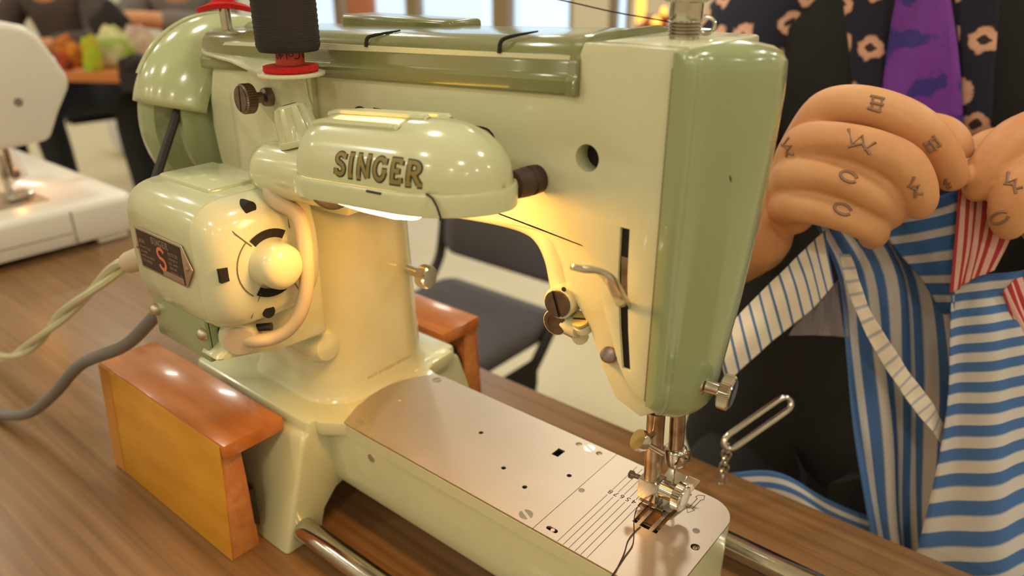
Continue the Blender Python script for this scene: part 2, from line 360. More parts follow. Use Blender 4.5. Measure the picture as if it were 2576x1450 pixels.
for (x, y, r, a) in ((-47.2, -30.6, 3.4, 1.15), (-53.3, 31.2, 3.1, 1.2), (-166.3, -30.7, 2.9, 1.9), (-165.5, 30.1, 2.9, 2.6)):
    h1, s1 = B(), B(); screw(h1, s1, (x, y, -.2), (0, 0, 1), r, .28, a)
    s = obj('screw', h1, CHROME, bp); obj('slot', s1, INK, s)
# seam gauge lines, numerals and the feed arrow, engraved dark
for i in range(6):
    x = -25.4 + i * 3.175
    yt = 33.5 if i < 4 else 31
    g = B().box(x - .13, x + .13, -35.7, -2.4 + i * .2 + 8, -.1, .035).box(x - .13, x + .13, 10.2 + i * .2, yt, -.1, .035)
    obj('gauge_line', g, INK, npl)
    q = text('876543'[i], 4.4, .05).tf(lambda u, v, w_, x=x, i=i: (x + 1.2 - u, 9.6 + i * .2 - v, .03 + w_))
    obj('numeral', q, INK, npl)
ar = [(9.1, 33), (11.6, 34.4), (12.6, 31.6), (11.6, 30.4), (11.3, 22), (12.6, 22), (10.9, 18.2), (8.4, 21.8), (9.7, 22), (9.8, 30.2), (8.6, 31), (9.1, 33)]
obj('feed_arrow', strokes([ar], .28, .05).tf(lambda u, v, w_: (u, v, .02 + w_)), INK, npl)
# feed dogs
FD = mat('feed_dog_steel', (200, 170, 130), .35, 1., var=.3, vscale=300)
for (x0, x1, ya, yb) in ((-6, -4.5, 0, 28), (-2.1, 2.1, -.2, 10), (4.6, 6.1, 0, 27)):
    f = B().box(x0, x1, ya, yb, -3, -1.1)
    y = ya + .2
    while y < yb - .6:
        f.add([(x0, y, -1.15), (x1, y, -1.15), (x1, y + .9, -1.15), (x0, y + .9, -1.15), (x0, y + .35, .3), (x1, y + .35, .3)], [(0, 1, 5, 4), (4, 5, 2, 3), (0, 4, 3), (1, 2, 5)]); y += 1.45
    obj('feed_dog', f, FD, sm, smooth=0)
# ---- pillar
def pil(z, gx=0, gy=0):
    return [(x, y, z) for x, y in rrect(-277 - gx, -187 + gx, -32 - gy, 52 + gy, 26, 8)]
obj('pillar', B().rings([pil(-1, 3, 3), pil(1, 1.6, 1.6), pil(4, .4, .4), pil(10), pil(60, -1.5, -1.5), pil(105, -2, -3), pil(140, -1, -5), pil(172, 0, -6)]), CREAM, sm, smooth=50)
obj('pillar_boss', B().lathe([(0, 0.1), (0, 9), (14, 11), (34, 11), (40, 8), (42, .1)], (-232, -27, 36), (1, 0, .05), 20), CREAM, sm)
obj('oil_hole', B().cyl((-262, -34.8, 21), (-262, -30, 21), 1.5), DARK, sm)
# ---- arm and head casting
FACE = [(-277, 118), (-281, 134), (-283, 150), (-281, 166), (-275, 181), (-266, 193), (-258, 198), (-190, 202), (-30, 207), (-28, 211.6), (7, 211.6), (6.4, 170), (7, 130), (8.8, 81), (3, 81.5), (-2, 85), (-6.5, 92), (-10, 101), (-14.5, 113), (-18.6, 126), (-24, 135.5), (-32, 143), (-39, 150), (-45, 155.5), (-60, 156.5), (-150, 151), (-160, 140), (-168, 120), (-277, 112)]
CORE = [(-279, 158), (-276, 186), (-268, 197), (-190, 202), (-30, 207), (-28, 211.6), (7, 211.6), (6.4, 170), (7, 130), (8.8, 72), (0, 66), (-12, 70), (-20, 84), (-26, 98), (-32, 106), (-38, 112), (-42, 124), (-46, 131), (-54, 135), (-150, 130), (-160, 120), (-277, 112)]
FACE = FACE[:13] + [tuple(q) for q in catmull([np.array(q, float) for q in FACE[13:24]], 4)] + FACE[24:]
b = plate(FACE, [circ(-25.2, 171.6, 5.1, 24), [(-9.6, 148.5), (-5.6, 148.5), (-5.3, 130), (-3.4, 108), (-1.3, 91), (-5, 91), (-7.4, 108), (-9.4, 130)]], -24, -15, 'y')
face = obj('head_face', b, CREAM, sm, bev=1.1, ang=60)
b = plate(CORE, [], -16, 44, 'y')
obj('arm_casting', b, CREAM, sm, bev=1.5, seg=2, ang=60)
obj('port_shade_fill', B().box(-32, -18, -16.3, -15.6, 164, 180), DARK, sm)  # dark plate standing in for the shade inside the round port
obj('slot_shade_fill', B().prism([(-9.62, 148.55), (-5.55, 148.55), (-5.25, 130), (-3.35, 108), (-1.25, 90.95), (-5.05, 90.95), (-7.45, 108), (-9.45, 130)], -22.6, -15.6, 'y'), DARK, sm)  # solid dark filler that gives the slot its shade
# the rounded lip under the arm that carries the thread lever housing
bead = [(-190, -9, 131), (-120, -9, 133.5), (-82, -9, 136.2), (-63, -8, 135.2), (-54, -8, 131), (-48.5, -8, 123), (-45.8, -8, 114), (-44.5, -8, 106)]
obj('arm_lip', B().tube(bead, 6.3, 14, 5), CREAM, sm)
# ---- attachment stud and knee joint at the lower back of the head
A0 = np.array(on(1438, 742, y=-8)); A1 = np.array(on(1404, 764, y=-19))
d = nrm(A1 - A0)
kn = obj('linkage_barrel', B().lathe([(-2, 6.2), (0, 7), (np.linalg.norm(A1 - A0), 7)], A0, d, 24), CREAM, sm, bev=.5)
obj('joint_ring', B().lathe([(0, 6.6), (0, 7.05), (.7, 7.05), (.7, 6.6)], A0 + d * 1.2, d, 24), INK, kn)
h1, s1 = B(), B(); screw(h1, s1, A1, d, 5.9, 1.2, 1.9, .13)
s = obj('screw', h1, BRASSY, kn); obj('slot', s1, INK, s)
obj('set_hole', B().cyl(on(1419, 729, y=-18), np.array(on(1419, 729, y=-18)) + np.array([.6, -1.2, .8]), .9), DARK, kn)
C1 = np.array(on(1396, 812, y=-16)); C0 = C1 - d * 12
rg = obj('clamp_ring', B().lathe([(0, 3), (0, 6), (12, 6), (12, 3.4), (8, 3.4)], C0, d, 24), CREAM, sm, bev=.4)
obj('bush', B().lathe([(0, 3.5), (12.25, 3.5), (12.25, 5.4), (12, 5.6)], C0, d, 24), BRASSY, rg)
obj('shaft', B().cyl(C0, C0 + d * 11, 3.4), RUBBER, rg)
E1 = np.array(on(1462, 826, y=-12))
obj('clamp_ear', B().tube([C0 + d * 6, (C0 + d * 6 + E1) / 2, E1], [5, 5.5, 5], 12), CREAM, sm, bev=.5)
obj('clamp_ear', B().tube([C0 + d * 6 + np.array((1, 0, -4)), (C0 + E1) / 2 + np.array((1, 0, -5)), E1 + np.array((0, 0, -4.5))], [3, 3.6, 3.6], 12), CREAM, sm)
e2 = np.array(on(1463, 806, y=-15)); h1, s1 = B(), B(); screw(h1, s1, e2, (-.1, -.55, .83), 4.1, 1.2, .35, .14)
s = obj('screw', h1, mat('painted_screw', (214, 190, 120), .4, .2, var=.3, vscale=200, speck=.3), sm); obj('slot', s1, INK, s)
obj('grease_patch', B().cyl(e2 + np.array((0, .3, -1)), e2 + np.array((0, 2.4, -4)), 4.4), CREAM, sm)
obj('hinge_screw', B().cyl(on(1538, 895, y=-12), on(1530, 893, y=-22), 3.4), BRASSY, sm, bev=.8)
# ---- green face cover
def facecover(g, ztop=212, dx=0):
    sec = [(7, -25.4), (11.5, -25.6), (13.2, -24.4), (13.8, -22), (13.2, -19), (13.4, -15.5), (14.8, -10.5), (18.2, -4.5), (22.4, 1.5), (25, 8), (26.6, 14), (27, 19), (26.2, 25), (24, 31), (20.4, 37), (16, 42), (11.6, 45.6), (7, 47.5)]
    sec = [np.array(p) for p in catmull([np.array(p, float) for p in sec], 3)]
    R = []
    for t in [0, .012, .04, .1, .2, .32, .45, .58, .7, .8, .88, .93, .96, .98, .992, 1.]:
        row = []
        for x, y in sec:
            v = (y + 25.4) / 73
            zb = np.interp(y, [-25.4, -20, 0, 15, 30, 48], [79, 74, 66, 64, 67, 76]); zt = np.interp(y, [-25, 10, 25, 35, 42, 48], [211, 212.5, 211, 207, 200, 192])
            z = zb + (zt - zb) * t
            k = np.interp(z, [64, 80, 110, 150, 200], [.72, .775, .86, .95, 1.]); kx = np.interp(t, [0, .012, .04, .9, .96, .98, .992, 1], [.5, .74, .95, 1, .96, .84, .66, .3])
            dep = np.interp(z, [64, 85, 120, 170, 205], [.62, .72, .86, .98, 1.])
            xx = 7 + (x - 7) * kx * (dep if x > 13.9 else max(dep, .9)) ; yy = -25.4 + (y + 25.4) * k
            row.append((xx, yy, z))
        R.append(row)
    g.rings(R, (0, 0), False); n = len(sec)
    o = len(g.v) - n; g.f.append(tuple(range(o, o + n))); g.f.append(tuple(range(n - 1, -1, -1)))
    return g
fc = obj('face_cover', facecover(B()), GREEN, sm, smooth=60)
obj('cover_seam', B().prism([(6.2, 81), (7.4, 80), (7.6, 206), (6.4, 206)], -25, -20, 'y'), mat('seam_brown', (120, 104, 70), .8), sm)  # dull brown strip along the cover joint
obj('paint_chip', B().add([on(1834, 440, x=23.6), on(1840, 445, x=23.7), on(1841, 459, x=23.7), on(1836, 456, x=23.6)], [(0, 1, 2, 3)]), INK, fc)
# thumb screw of the cover
ts = np.array(on(1765, 966, x=17)); tsd = (1, .12, -.05)
th = obj('thumb_screw', knurl(B().lathe([(-4, 4.2), (1.6, 4.4), (2.2, 3), (6, 2.6), (9, 3)], ts, tsd, 20), ts + np.array(nrm(tsd)) * 8, tsd, 7.3, 4.6), CHROME, sm, smooth=25)
obj('knob_face', B().lathe([(0, 6.3), (.6, 5.9), (.25, .1)], ts + np.array(nrm(tsd)) * 12.5, tsd, 28), CHROME, th)
# ---- pressure regulator on the head top
pr = np.array((-8, 10, 0.))
pb = B().lathe([(208, 5.4), (213.5, 5.4)], pr, (0, 0, 1), 28)
for k in range(5): pb.lathe([(212.4 + k * 1.15, 5.2), (212.9 + k * 1.15, 6.1), (213.1 + k * 1.15, 6.1), (213.6 + k * 1.15, 5.2)], pr, (0, 0, 1), 28)
pb.lathe([(218, 5.6), (219, 5.9), (224, 5.9), (224.4, 5.4)], pr, (0, 0, 1), 28)
pg = obj('pressure_sleeve', pb, CHROME, sm, smooth=28)
kb = B(); n = 40; R = []
for z, r in ((224, 6.6), (224.6, 8), (227, 8.3), (231, 7.4), (232.6, 5.2), (232.9, .5)):
    R.append([(pr[0] + (r - (.3 if i % 2 and r > 5 else 0)) * math.cos(PI * i / n), pr[1] + (r - (.3 if i % 2 and r > 5 else 0)) * math.sin(PI * i / n), z) for i in range(2 * n)])
obj('pressure_knob', kb.rings(R), CHROME, sm, smooth=22)
# thread eyelet behind the regulator
ey = np.array(on(1777, 64, y=22)); u, v, w_ = frame((.5, -.85, .2))
obj('thread_eyelet', B().tube([ey + (u * math.cos(a) + v * math.sin(a)) * 3 for a in np.linspace(-.6, 5.6, 16)] + [ey + np.array((-7, 2, -2))], .8, 8), CHROME, sm)
# ---- top cover of the arm
def topsec(x, e=0.):
    t = (x + 282) / 253; bz = 182.8 + 10.5 * t; tz = 203.6 + 9.2 * t + e
    s = [(-25.2 - e, bz), (-26.6 - e, bz + .8), (-26.6 - e, bz + 5.4), (-25.6 - e, bz + 6.4), (-24.9 - e, bz + 8), (-24.6 - e, bz + 11), (-23 - e, tz - 5), (-20.5 - e * .7, tz - 2.2), (-16, tz - .6), (-10, tz), (30, tz), (36, tz - .6), (40.5 + e, tz - 2.2), (43 + e, tz - 5), (44.8 + e, bz + 10), (45 + e, bz)]
    return [(x, y, z) for y, z in s]
tc = obj('top_cover', B().rings([topsec(x) for x in (-282, -240, -190, -120, -60, -33)]), mat('sage_cover_enamel', (122, 124, 80), .2, var=.07, vscale=14, coat=.5, speck=.15), sm, smooth=32, bev=.5, ang=50)
TCM = MATS['sage_cover_enamel']
obj('cover_flange', B().rings([topsec(-34.2, .2), topsec(-33.4, 1.0), topsec(-30.2, 1.1), topsec(-29.4, .4)]), TCM, tc, smooth=40)
for px, py, qx, qy in ((921, 118, 946, 88), (1256, 134, 1285, 92)):
    p = np.array(on(px, py, y=-24.4)); q = np.array(on(qx, qy, y=-20.4))
    mid = (p + q) / 2 + np.array((-1.2, -.9, 1.2)); q2 = q + np.array((6, 9, 1.6))
    obj('thread_notch', B().tube([p, mid, q, q2], [.9, .8, .7, .3], 8, 4), DARK, tc)
obj('raised_plate', B().prism([(-215, 20), (-140, 20), (-135, 23), (-135, 44), (-215, 44)], 200, 211.5, 'z'), TCM, sm, bev=2, seg=3)
obj('hinge_bracket', B().lathe([(0, 6), (1.2, 6)], on(640, 82, y=-2), (1, -.5, .1), 20), PALEG, sm, bev=.3)
# ---- hand wheel and guard
HC = (0, 10, 148)
hw = obj('hand_wheel', B().lathe([(-334, .1), (-334, 40), (-331, 54), (-326, 57), (-314, 57), (-310.5, 55), (-308, 46), (-305, 42), (-301, 42), (-298, 46), (-295, 48.5), (-292, 48), (-289, 40), (-286, 25), (-276, 20)], HC, (1, 0, 0), 64), GREEN, sm, smooth=35)
gp = [(-345, 30), (-343, 42), (-338, 52), (-330, 58), (-322, 60.4), (-312, 60.6), (-305, 59.6), (-298, 56.5), (-291, 50.5), (-286, 44), (-282, 39)]
u_, v_, _ = frame((1, 0, 0))
def guard(prof, a0, a1, seg=40):
    R = []
    for x, r in prof: R.append([(x, 10 + r * math.cos(a), 148 + r * math.sin(a)) for a in np.linspace(a0, a1, seg + 1)])
    return R
g = B().rings(guard(gp, math.radians(-9), math.radians(165)), (0, 0), False)
gd = obj('wheel_guard', g, GUARDM, sm, smooth=60)
md = gd.modifiers.new('thickness', 'SOLIDIFY'); md.thickness = .0016; md.offset = -1
gr = B().rings([[(x, 10 + (r + .5) * math.cos(a), 148 + (r + .5) * math.sin(a)) for x, r in ((-326.5, 59.2), (-325.5, 60.8), (-323.5, 60.9), (-322.5, 60.0))] for a in np.linspace(math.radians(20), math.radians(150), 30)], (0, 0), False)
obj('guard_rib', gr, GUARDM, gd)
# belt from the wheel to the motor
WR, PR = 43.5, 9.
belt = []
ca = np.array((10., 148.)); cb = np.array((-67., 108.)); dv = cb - ca; D = np.linalg.norm(dv); th0 = math.atan2(dv[1], dv[0]); al = math.acos((WR - PR) / D)
for k in range(25):
    a = th0 + al + (2 * PI - 2 * al) * k / 24; belt.append((-303, ca[0] + WR * math.cos(a), ca[1] + WR * math.sin(a)))
for k in range(9):
    a = th0 - al + 2 * al * k / 8; belt.append((-278, cb[0] + PR * math.cos(a), cb[1] + PR * math.sin(a)))
belt.append(belt[0])
obj('drive_belt', B().tube(belt, 2.6, 8), BELT, sm)
# ---- motor
MC = (-67., 108.)
def msec(x, ky, kz, e=4.4):
    o = []
    for k in range(48):
        a = 2 * PI * k / 48; c, s = math.cos(a), math.sin(a)
        o.append((x, MC[0] + ky * math.copysign(abs(c) ** (2 / e), c), MC[1] + kz * math.copysign(abs(s) ** (2 / e), s)))
    return o
mt = obj('motor', B().rings([msec(-250, 25, 26), msec(-246, 30, 30.5), msec(-241, 32.6, 32.6), msec(-190, 32.6, 32.6), msec(-183.5, 32.2, 32.2, 4.3)]), PALEG, sm, smooth=60)
obj('motor_end_bell', B().rings([msec(-183.6, 32., 32., 4.2), msec(-178, 30.2, 30.4, 3.6), msec(-173, 27, 27.5, 2.9), msec(-170.6, 22, 22, 2.5), msec(-169.6, 15, 15, 2.2), msec(-169.4, 3, 3, 2)]), CREAM, mt, smooth=60)
sp = B()
obj('pulley', B().lathe([(-286, .1), (-286, 10), (-282, 10), (-280.5, 7), (-275.5, 7), (-274, 10), (-271, 10), (-271, 4), (-250, 4)], (0, MC[0], MC[1]), (1, 0, 0), 24), BLACKM, mt)
obj('motor_pad', B().box(-238, -192, -82, -52, 137, 142.4), PALEG, mt, bev=1.4)
cap = B().lathe([(-171, 12.4), (-168.5, 12), (-166, 11.2), (-163, 11), (-159.5, 10.4), (-157.2, 8), (-156.4, 4), (-156.2, .1)], (0, -69, 108), (1, 0, 0), 32)
obj('brush_cap', cap, CREAM, mt, smooth=60)
def onbell(y, z):
    r = max(abs((y - MC[0]) / 32), abs((z - MC[1]) / 33.4)); q = (abs((y - MC[0]) / 32) ** 2.7 + abs((z - MC[1]) / 33.4) ** 2.7) ** (1 / 2.7)
    return np.interp(q, [0, .09, .47, .68, .83, .95, 1], [-169.2, -169.2, -169.4, -170.4, -172.8, -177.8, -183])
for a0, a1 in ((55, 125), (232, 305)):
    v = []; R = []
    for a in np.linspace(math.radians(a0), math.radians(a1), 10):
        R.append([(-169.3, -69 + r * math.cos(a), 108 + r * math.sin(a)) for r in (12.4, 16.6)])
    obj('vent', B().rings(R, (0, 0), False), DARK, mt)
for p in ((-74, 135.5), (-73, 83.5)):
    obj('screw_hole', B().cyl((-180, *p), (onbell(*p) + .5, *p), 3.1), DARK, mt)
obj('brush_port', B().prism([(-94.2, 105.4), (-89.4, 105.4), (-89.4, 112), (-94.2, 112)], -184, onbell(-91.8, 108.7) + .7, 'x'), DARK, mt)
obj('brush_port', B().box(-178, -173, -44, -40.5, 106, 112), mt and RUBBER, mt)
# parting lines on the end bell
for ln in ([(-88, 133.5), (-84, 126), (-78, 119)], [(-56, 134), (-57, 122)], [(-82, 83), (-77, 95)], [(-54, 86), (-58, 94)], arc(-69, 108, 17.5, 17.5, 130, 228, 12)):
    obj('parting_line', B().tube([(onbell(y, z), y, z) for y, z in ln], .28, 5), mat('seam_brown', (120, 104, 70), .8), mt)
# badge on the motor
bg_ = thing  # keep name free
BD = lambda u, v, w_: (-208.5 + u, -100.2 - w_, 110.5 + v)
bo = [(-24.5, -10.5), (17.5, -10.5), (25.5, 0), (19, 10.5), (-24.5, 10.5), (-26, 0)]
bdg = obj('badge', B().prism([(u, v) for u, v in bo], 0, .5, 'z').tf(BD), mat('badge_metal', (190, 165, 150), .4, .8), mt, bev=.15)
obj('badge_field', B().prism([(u * .93 - .6, v * .9) for u, v in [(-24.5, -10.5), (19, -10.5), (20, 10.5), (-24.5, 10.5)]], .4, .6, 'z').tf(BD), mat('badge_black', (48, 30, 26), .4), bdg)
LTM = mat('badge_lettering', (150, 126, 104), .5)
def bt(s, size, u, v): obj('lettering', text(s, size, .1).tf(lambda a, b_, c: BD(a + u, b_ + v, .66 + c)), LTM, bdg)
q, wd = word('SINGER', 3.3, .55, .14, .06); obj('lettering', q.tf(lambda a, b_, c: BD(a - wd / 2 - 1.5, b_ + 5.2, .66 + c)), LTM, bdg)
bt('BDN', 2.6, -22, 3.2); bt('MOTOR', 2.5, 5, 2.6)
for i, s in enumerate(('50-60 CYCLES', '0.5 AMPS', 'MADE IN GREAT', 'FOR SINGER')): bt(s, 1.7, -22, .6 - i * 2.3)
for i, s in enumerate(('230 VOLTS', 'D.C. AMPS', 'BRITAIN', 'MANUFG. CO.')): bt(s, 1.7, 5, .4 - i * 2.3)
RS = mat('badge_red_s', (220, 120, 88), .5)
obj('emblem', strokes([arc(-2, 1.6, 3, 2.5, 20, 180, 8) + arc(-2, 1.6, 3, 2.5, 180, 270, 4)[1:] + arc(-2, -3.6, 3, 2.7, 90, 0, 4)[1:] + arc(-2, -3.6, 3, 2.7, 0, -165, 8)[1:]], 1.7, .08).tf(lambda a, b_, c: BD(a, b_, .68 + c)), RS, bdg)
obj('number_strip', B().prism([(-3, -9.2), (16, -9.2), (16, -6.4), (-3, -6.4)], .5, .7, 'z').tf(BD), LTM, bdg)
obj('rivet', B().ell(BD(21.7, 0, .5), 1.2), LTM, bdg); obj('rivet', B().ell(BD(-24.8, 0, .5), 1.0), LTM, bdg)
# motor bracket
mb = obj('motor_bracket', B().box(-249, -197, -93, -90, 55, 78).box(-200, -197, -92, -66, 55, 78), GREEN, sm, bev=.8)
for (x, z) in ((-246, 70), (-199.5, 70.5)):
    obj('screw', B().lathe([(0, 3.4), (1.4, 3.2), (2.8, 2), (3.2, .1)], (x, -93, z), (0, -1, 0), 18), STEEL, mb)
obj('bracket_bolt', B().cyl((-197, -86, 70), (-176, -70, 73), 2), BLACKM, mb)
obj('cord_clamp_housing', B().lathe([(0, 9), (26, 10), (36, 9.4), (38, 8.5), (38, 5), (32, 4.4)], np.array(on(598, 853, x=-184)) - nrm((.72, -.68, -.05)) * 37, (.72, -.68, -.05), 28), CREAM, sm, smooth=50)
obj('mount_web', B().prism([(-96, 60), (-60, 52), (-30, 50), (-30, 90), (-60, 80)], -205, -186, 'x'), PALEG, sm, bev=3)
# ---- work lamp
LY = -52.; rim = lambda x: 156.6 + .075 * (x + 120)
lamp = obj('lamp_socket', B().lathe([(-190, .1), (-190, 9), (-187, 12.2), (-180, 13.4), (-160, 13.4), (-144, 13.2), (-139, 12.8)], (0, LY, 158.5), (1, 0, .06), 32), PALEG, sm, smooth=45)
obj('socket_gap', B().lathe([(-140.5, 12.8), (-139.5, 13.6), (-138, 13.6), (-137.4, 12.6)], (0, LY, 158.5), (1, 0, .06), 32), BLACKM, lamp)
W, H = 21.5, 24.5
def lsec(x):
    t = max(0., (x + 76) / 35.); k = math.sqrt(max(0, 1 - t * t)) if t < 1 else 0
    t2 = max(0., (-124 - x) / 16); k2 = 1 - .16 * t2 * t2
    return max(k, .02) * k2
xs = list(np.linspace(-138, -76, 21)) + [-76 + 35. * math.sin(a) for a in np.linspace(.12, PI / 2, 13)]
TH = list(np.linspace(0, PI, 37))
R = []
for x in xs:
    k = lsec(x); ht = H * (k ** .8)
    R.append([(x, LY - W * k * math.cos(a), rim(x) + ht * math.sin(a) ** .85 if math.sin(a) > 1e-6 else rim(x)) for a in TH])
g = B(); n = len(TH); v = [p for r in R for p in r]; f = []
for i in range(len(R) - 1):
    for j in range(n - 1):
        xa = (xs[i] + xs[i + 1]) / 2; s1 = -127 < xa < -86 and j in (13, 14, 15); s2 = -127 < xa < -80 and j in (18, 19, 20)
        if s1 or s2: continue
        f.append((i * n + j, i * n + j + 1, (i + 1) * n + j + 1, (i + 1) * n + j))
f.append(tuple(range(n)))
g.add(v, f)
shade = obj('lamp_shade', g, PALEG, lamp, smooth=60); md = shade.modifiers.new('thickness', 'SOLIDIFY'); md.thickness = .0012; md.offset = -1
obj('added_light_block', B().prism([(LY - W * .86, rim(-137) + 2), (LY + W * .86, rim(-137) + 2), (LY + W * .86, rim(-137) - 6.8), (LY - W * .86, rim(-137) - 6.8)], -137.6, -136.2, 'x'), PALEG, shade)  # plate added to block bulb light from the motor
# raised beads beside the slots
def dome(x, a, e=0.):
    k = lsec(x); return (x, LY - (W * k + e) * math.cos(a), rim(x) + (H * k ** .8) * math.sin(a) ** .85 + e * math.sin(a))
for j, xe in ((12.2, -84), (17, -77), (21.8, -74)):
    a = PI * j / 36; obj('shade_bead', B().tube([dome(x, a, .3) for x in np.linspace(-134, xe, 14)] + [dome(xe + .8, a, -.4)], 1.5, 8), PALEG, shade)
# skirt with lip
sk = B(); R = []
loop = [(x, -1) for x in xs] + [(x, 1) for x in reversed(xs)]
for off, dz in ((0, 1.2), (1.8, 1.0), (2.3, 0), (2.2, -6.8), (1.2, -7.2), (.8, 0)):
    row = []
    for x, s in loop:
        k = lsec(x); xx = x + (off if x > -60 else 0) * (1 - k)
        row.append((xx, LY + s * (W * k + off * max(k, .0)), rim(x) + dz))
    R.append(row)
sk.rings(R, (0, 0), False)
obj('shade_skirt', sk, PALEG, shade, smooth=40)
p = np.array((-57, LY - W * .86 - 2.2, rim(-57))); obj('skirt_joint', B().tube([p + np.array((-3, .6, 1.4)), p + np.array((.5, -.2, .8)), p + np.array((2.4, .1, -2)), p + np.array((4, .5, -7))], .45, 6), INK, shade)
obj('paint_wear', B().tube([(-88, LY - W - 2.2, rim(-88) + .5), (-80, LY - W - 2.25, rim(-80) + .3)], .5, 6), INK, shade)
BULB = mat('lit_bulb_glass', (255, 190, 90), .4, emit=((255, 190, 108), 46.))
bl = B().lathe([(-136, 7), (-126, 9.8), (-112, 10.6), (-94, 10.6), (-84, 9.4), (-78, 6), (-75, .1)], (0, LY - 3, 157.5), (1, 0, .05), 20)
obj('bulb', bl, BULB, lamp)
# lamp switch knob
kp = np.array(on(752, 335, y=-50)); kd = nrm((-.22, -.10, .95))
kb = B(); u, v, w_ = frame(kd); R = []
for h, r in ((-3, 9.6), (1, 9.4), (9, 8.2), (12, 7), (13, 5)):
    R.append([kp + w_ * h + (u * math.cos(2 * PI * i / 40) + v * math.sin(2 * PI * i / 40)) * (r - (1.9 if i % 5 in (0, 1) and 0 < h < 12 else 0)) for i in range(40)])
kn_ = obj('switch_knob', kb.rings(R), PALEG, lamp, smooth=35)
obj('knob_mark', B().cyl(kp + kd * 12.6, kp + kd * 13.15, 3), RUBBER, kn_)
obj('switch_collar', B().cyl(kp - kd * 5, kp - kd * 2, 10.4), PALEG, lamp, bev=.4)
# SINGER lettering on the shade, dark edge and olive face
def onshade(u, v, e):
    x = -109 + u; a = math.asin(min(.99, max(.02, (v + .5) / H))); p = dome(x, a, e); return p
def letter_shade(wd_, e, m):
    q, tot = word('SINGER', 8.6, wd_, .16, .08)
    bm = bmesh.new(); vs = [bm.verts.new(p) for p in q.v]; [bm.faces.new([vs[i] for i in f]) for f in q.f]
    bmesh.ops.subdivide_edges(bm, edges=[e_ for e_ in bm.edges if e_.calc_length() > 2.5], cuts=3, use_grid_fill=True)
    bm.verts.index_update(); b = B(); b.v = [tuple(v.co) for v in bm.verts]; b.f = [tuple(v.index for v in f.verts) for f in bm.faces]; bm.free()
    return obj('lettering', b.tf(lambda a, b_, c: onshade(a * 1.12, b_ * .95 + 2.6, e + c)), m, shade, merge=False)
letter_shade(2.5, .12, INK); letter_shade(1.45, .24, OLIVE)
# lettering on the arm face behind the lamp, its last letter peeping out
q, tot = word('SINGER', 20, 5.2, .12, .06); x_r = on(1254, 330, y=-24)[0]
obj('arm_lettering', q.tf(lambda a, b_, c: (x_r - (tot - a) * .96, -24.1 - c, 155.4 + b_ * .98)), INK, sm)
q, tot = word('SINGER', 20, 3.4, .12, .06)
obj('arm_lettering', q.tf(lambda a, b_, c: (x_r - (tot - a) * .96, -24.2 - c, 155.4 + b_ * .98)), GOLD, sm)
q = text('MADE IN GREAT BRITAIN', 2.9, .06, 1.25)
def onpil(u, v, w_):
    return (-186.85 + w_, -6 + u * .86, 9 + v)
obj('maker_lettering', q.tf(onpil), mat('faded_gold_print', (190, 170, 104), .5), sm)
# bumper stud beside the lamp
rb = np.array(on(1352, 450, y=-24)); obj('bumper_stud', B().lathe([(0, 5.6), (4, 5.8), (5, 4.9), (6, 5.8), (13, 5.4), (13.6, 4)], rb, (-.12, -1, 0), 20), RUBBER, sm, smooth=30)
# ---- presser bar lifter
p = [on(1572, 772, y=-22), on(1556, 742, y=-31), on(1532, 700, y=-40), on(1500, 680, y=-47), on(1465, 677, y=-52), on(1437, 671, y=-55)]
b = B(); P = catmull([np.array(q) for q in p], 5); R = []
for i, q in enumerate(P):
    t_ = nrm(P[min(i + 1, len(P) - 1)] - P[max(i - 1, 0)]); s_ = nrm(np.cross(t_, (1, 0, 0.))); s2 = np.cross(t_, s_)
    wdt = np.interp(i / len(P), [0, .2, .7, 1], [6, 5, 3, 2.4]); R.append([q + s_ * a * 1.1 + s2 * c * wdt * .55 for a, c in ((1, 1), (1, -1), (-1, -1), (-1, 1))])
obj('presser_lifter', b.rings(R), CHROME, sm, bev=.3)
obj('lifter_carrier', B().prism([(-8.9, 137), (-5.9, 137), (-4.6, 119), (-7.8, 119)], -23.2, -22.4, 'y'), BAR, sm)
# ---- needle bar, presser bar, foot
nd = nrm((0, -.09, 1))
nbar = obj('needle_bar', B().cyl(np.array((1, 20, 30)), np.array((1, 20, 30)) + nd * 60, 3.5, seg=24), BAR, sm)
nc = np.array((1, 20.6, 22.))
obj('needle_clamp', B().lathe([(0, 3.4), (1, 4.9), (9, 5.2), (10, 4.3)], nc, nd, 20), CHROME, nbar, bev=.3)
for q, dd in ((nc + np.array((3.5, -3.5, 5)), (-.3, -1, .2)), (nc + np.array((4.5, 1.5, 5.5)), (1, .1, 0))):
    h1, s1 = B(), B(); screw(h1, s1, q, dd, 2.6, 1.5, 1.4, .15); s = obj('screw', h1, BAR, nbar); obj('slot', s1, INK, s)
obj('needle', B().tube([(1, 21, 23), (.8, 22, 10), (.6, 22.4, 3)], [.7, .6, .25], 8), CHROME, nbar)
pb0 = np.array((-6, 13., 8.)); pd = nrm((0, -.05, 1))
pbar = obj('presser_bar', B().cyl(pb0 + pd * 6, pb0 + pd * 80, 4.1, seg=24), BAR, sm)
obj('thread_clip', B().lathe([(0, 4.3), (0, 5.1), (9, 5.1), (9, 4.3)], pb0 + pd * 46, pd, 24), BLACKM, pbar)
cl = np.array(on(1628, 1030, y=-4))
obj('clip_wing', B().tube([cl, cl + np.array((-1, -.6, 2)), cl + np.array((-1.6, -1, 4.6)), cl + np.array((-1.4, -1, 7))], [1.4, 2.6, 2.8, 1.0], 10).tf(lambda x, y, z: (x, cl[1] + (y - cl[1]) * .35 - (z - cl[2]) * .2, z)), BRASSY, pbar)
tn = np.array(on(1608, 1108, y=-12)); tdir = nrm((-.5, -.62, .6))
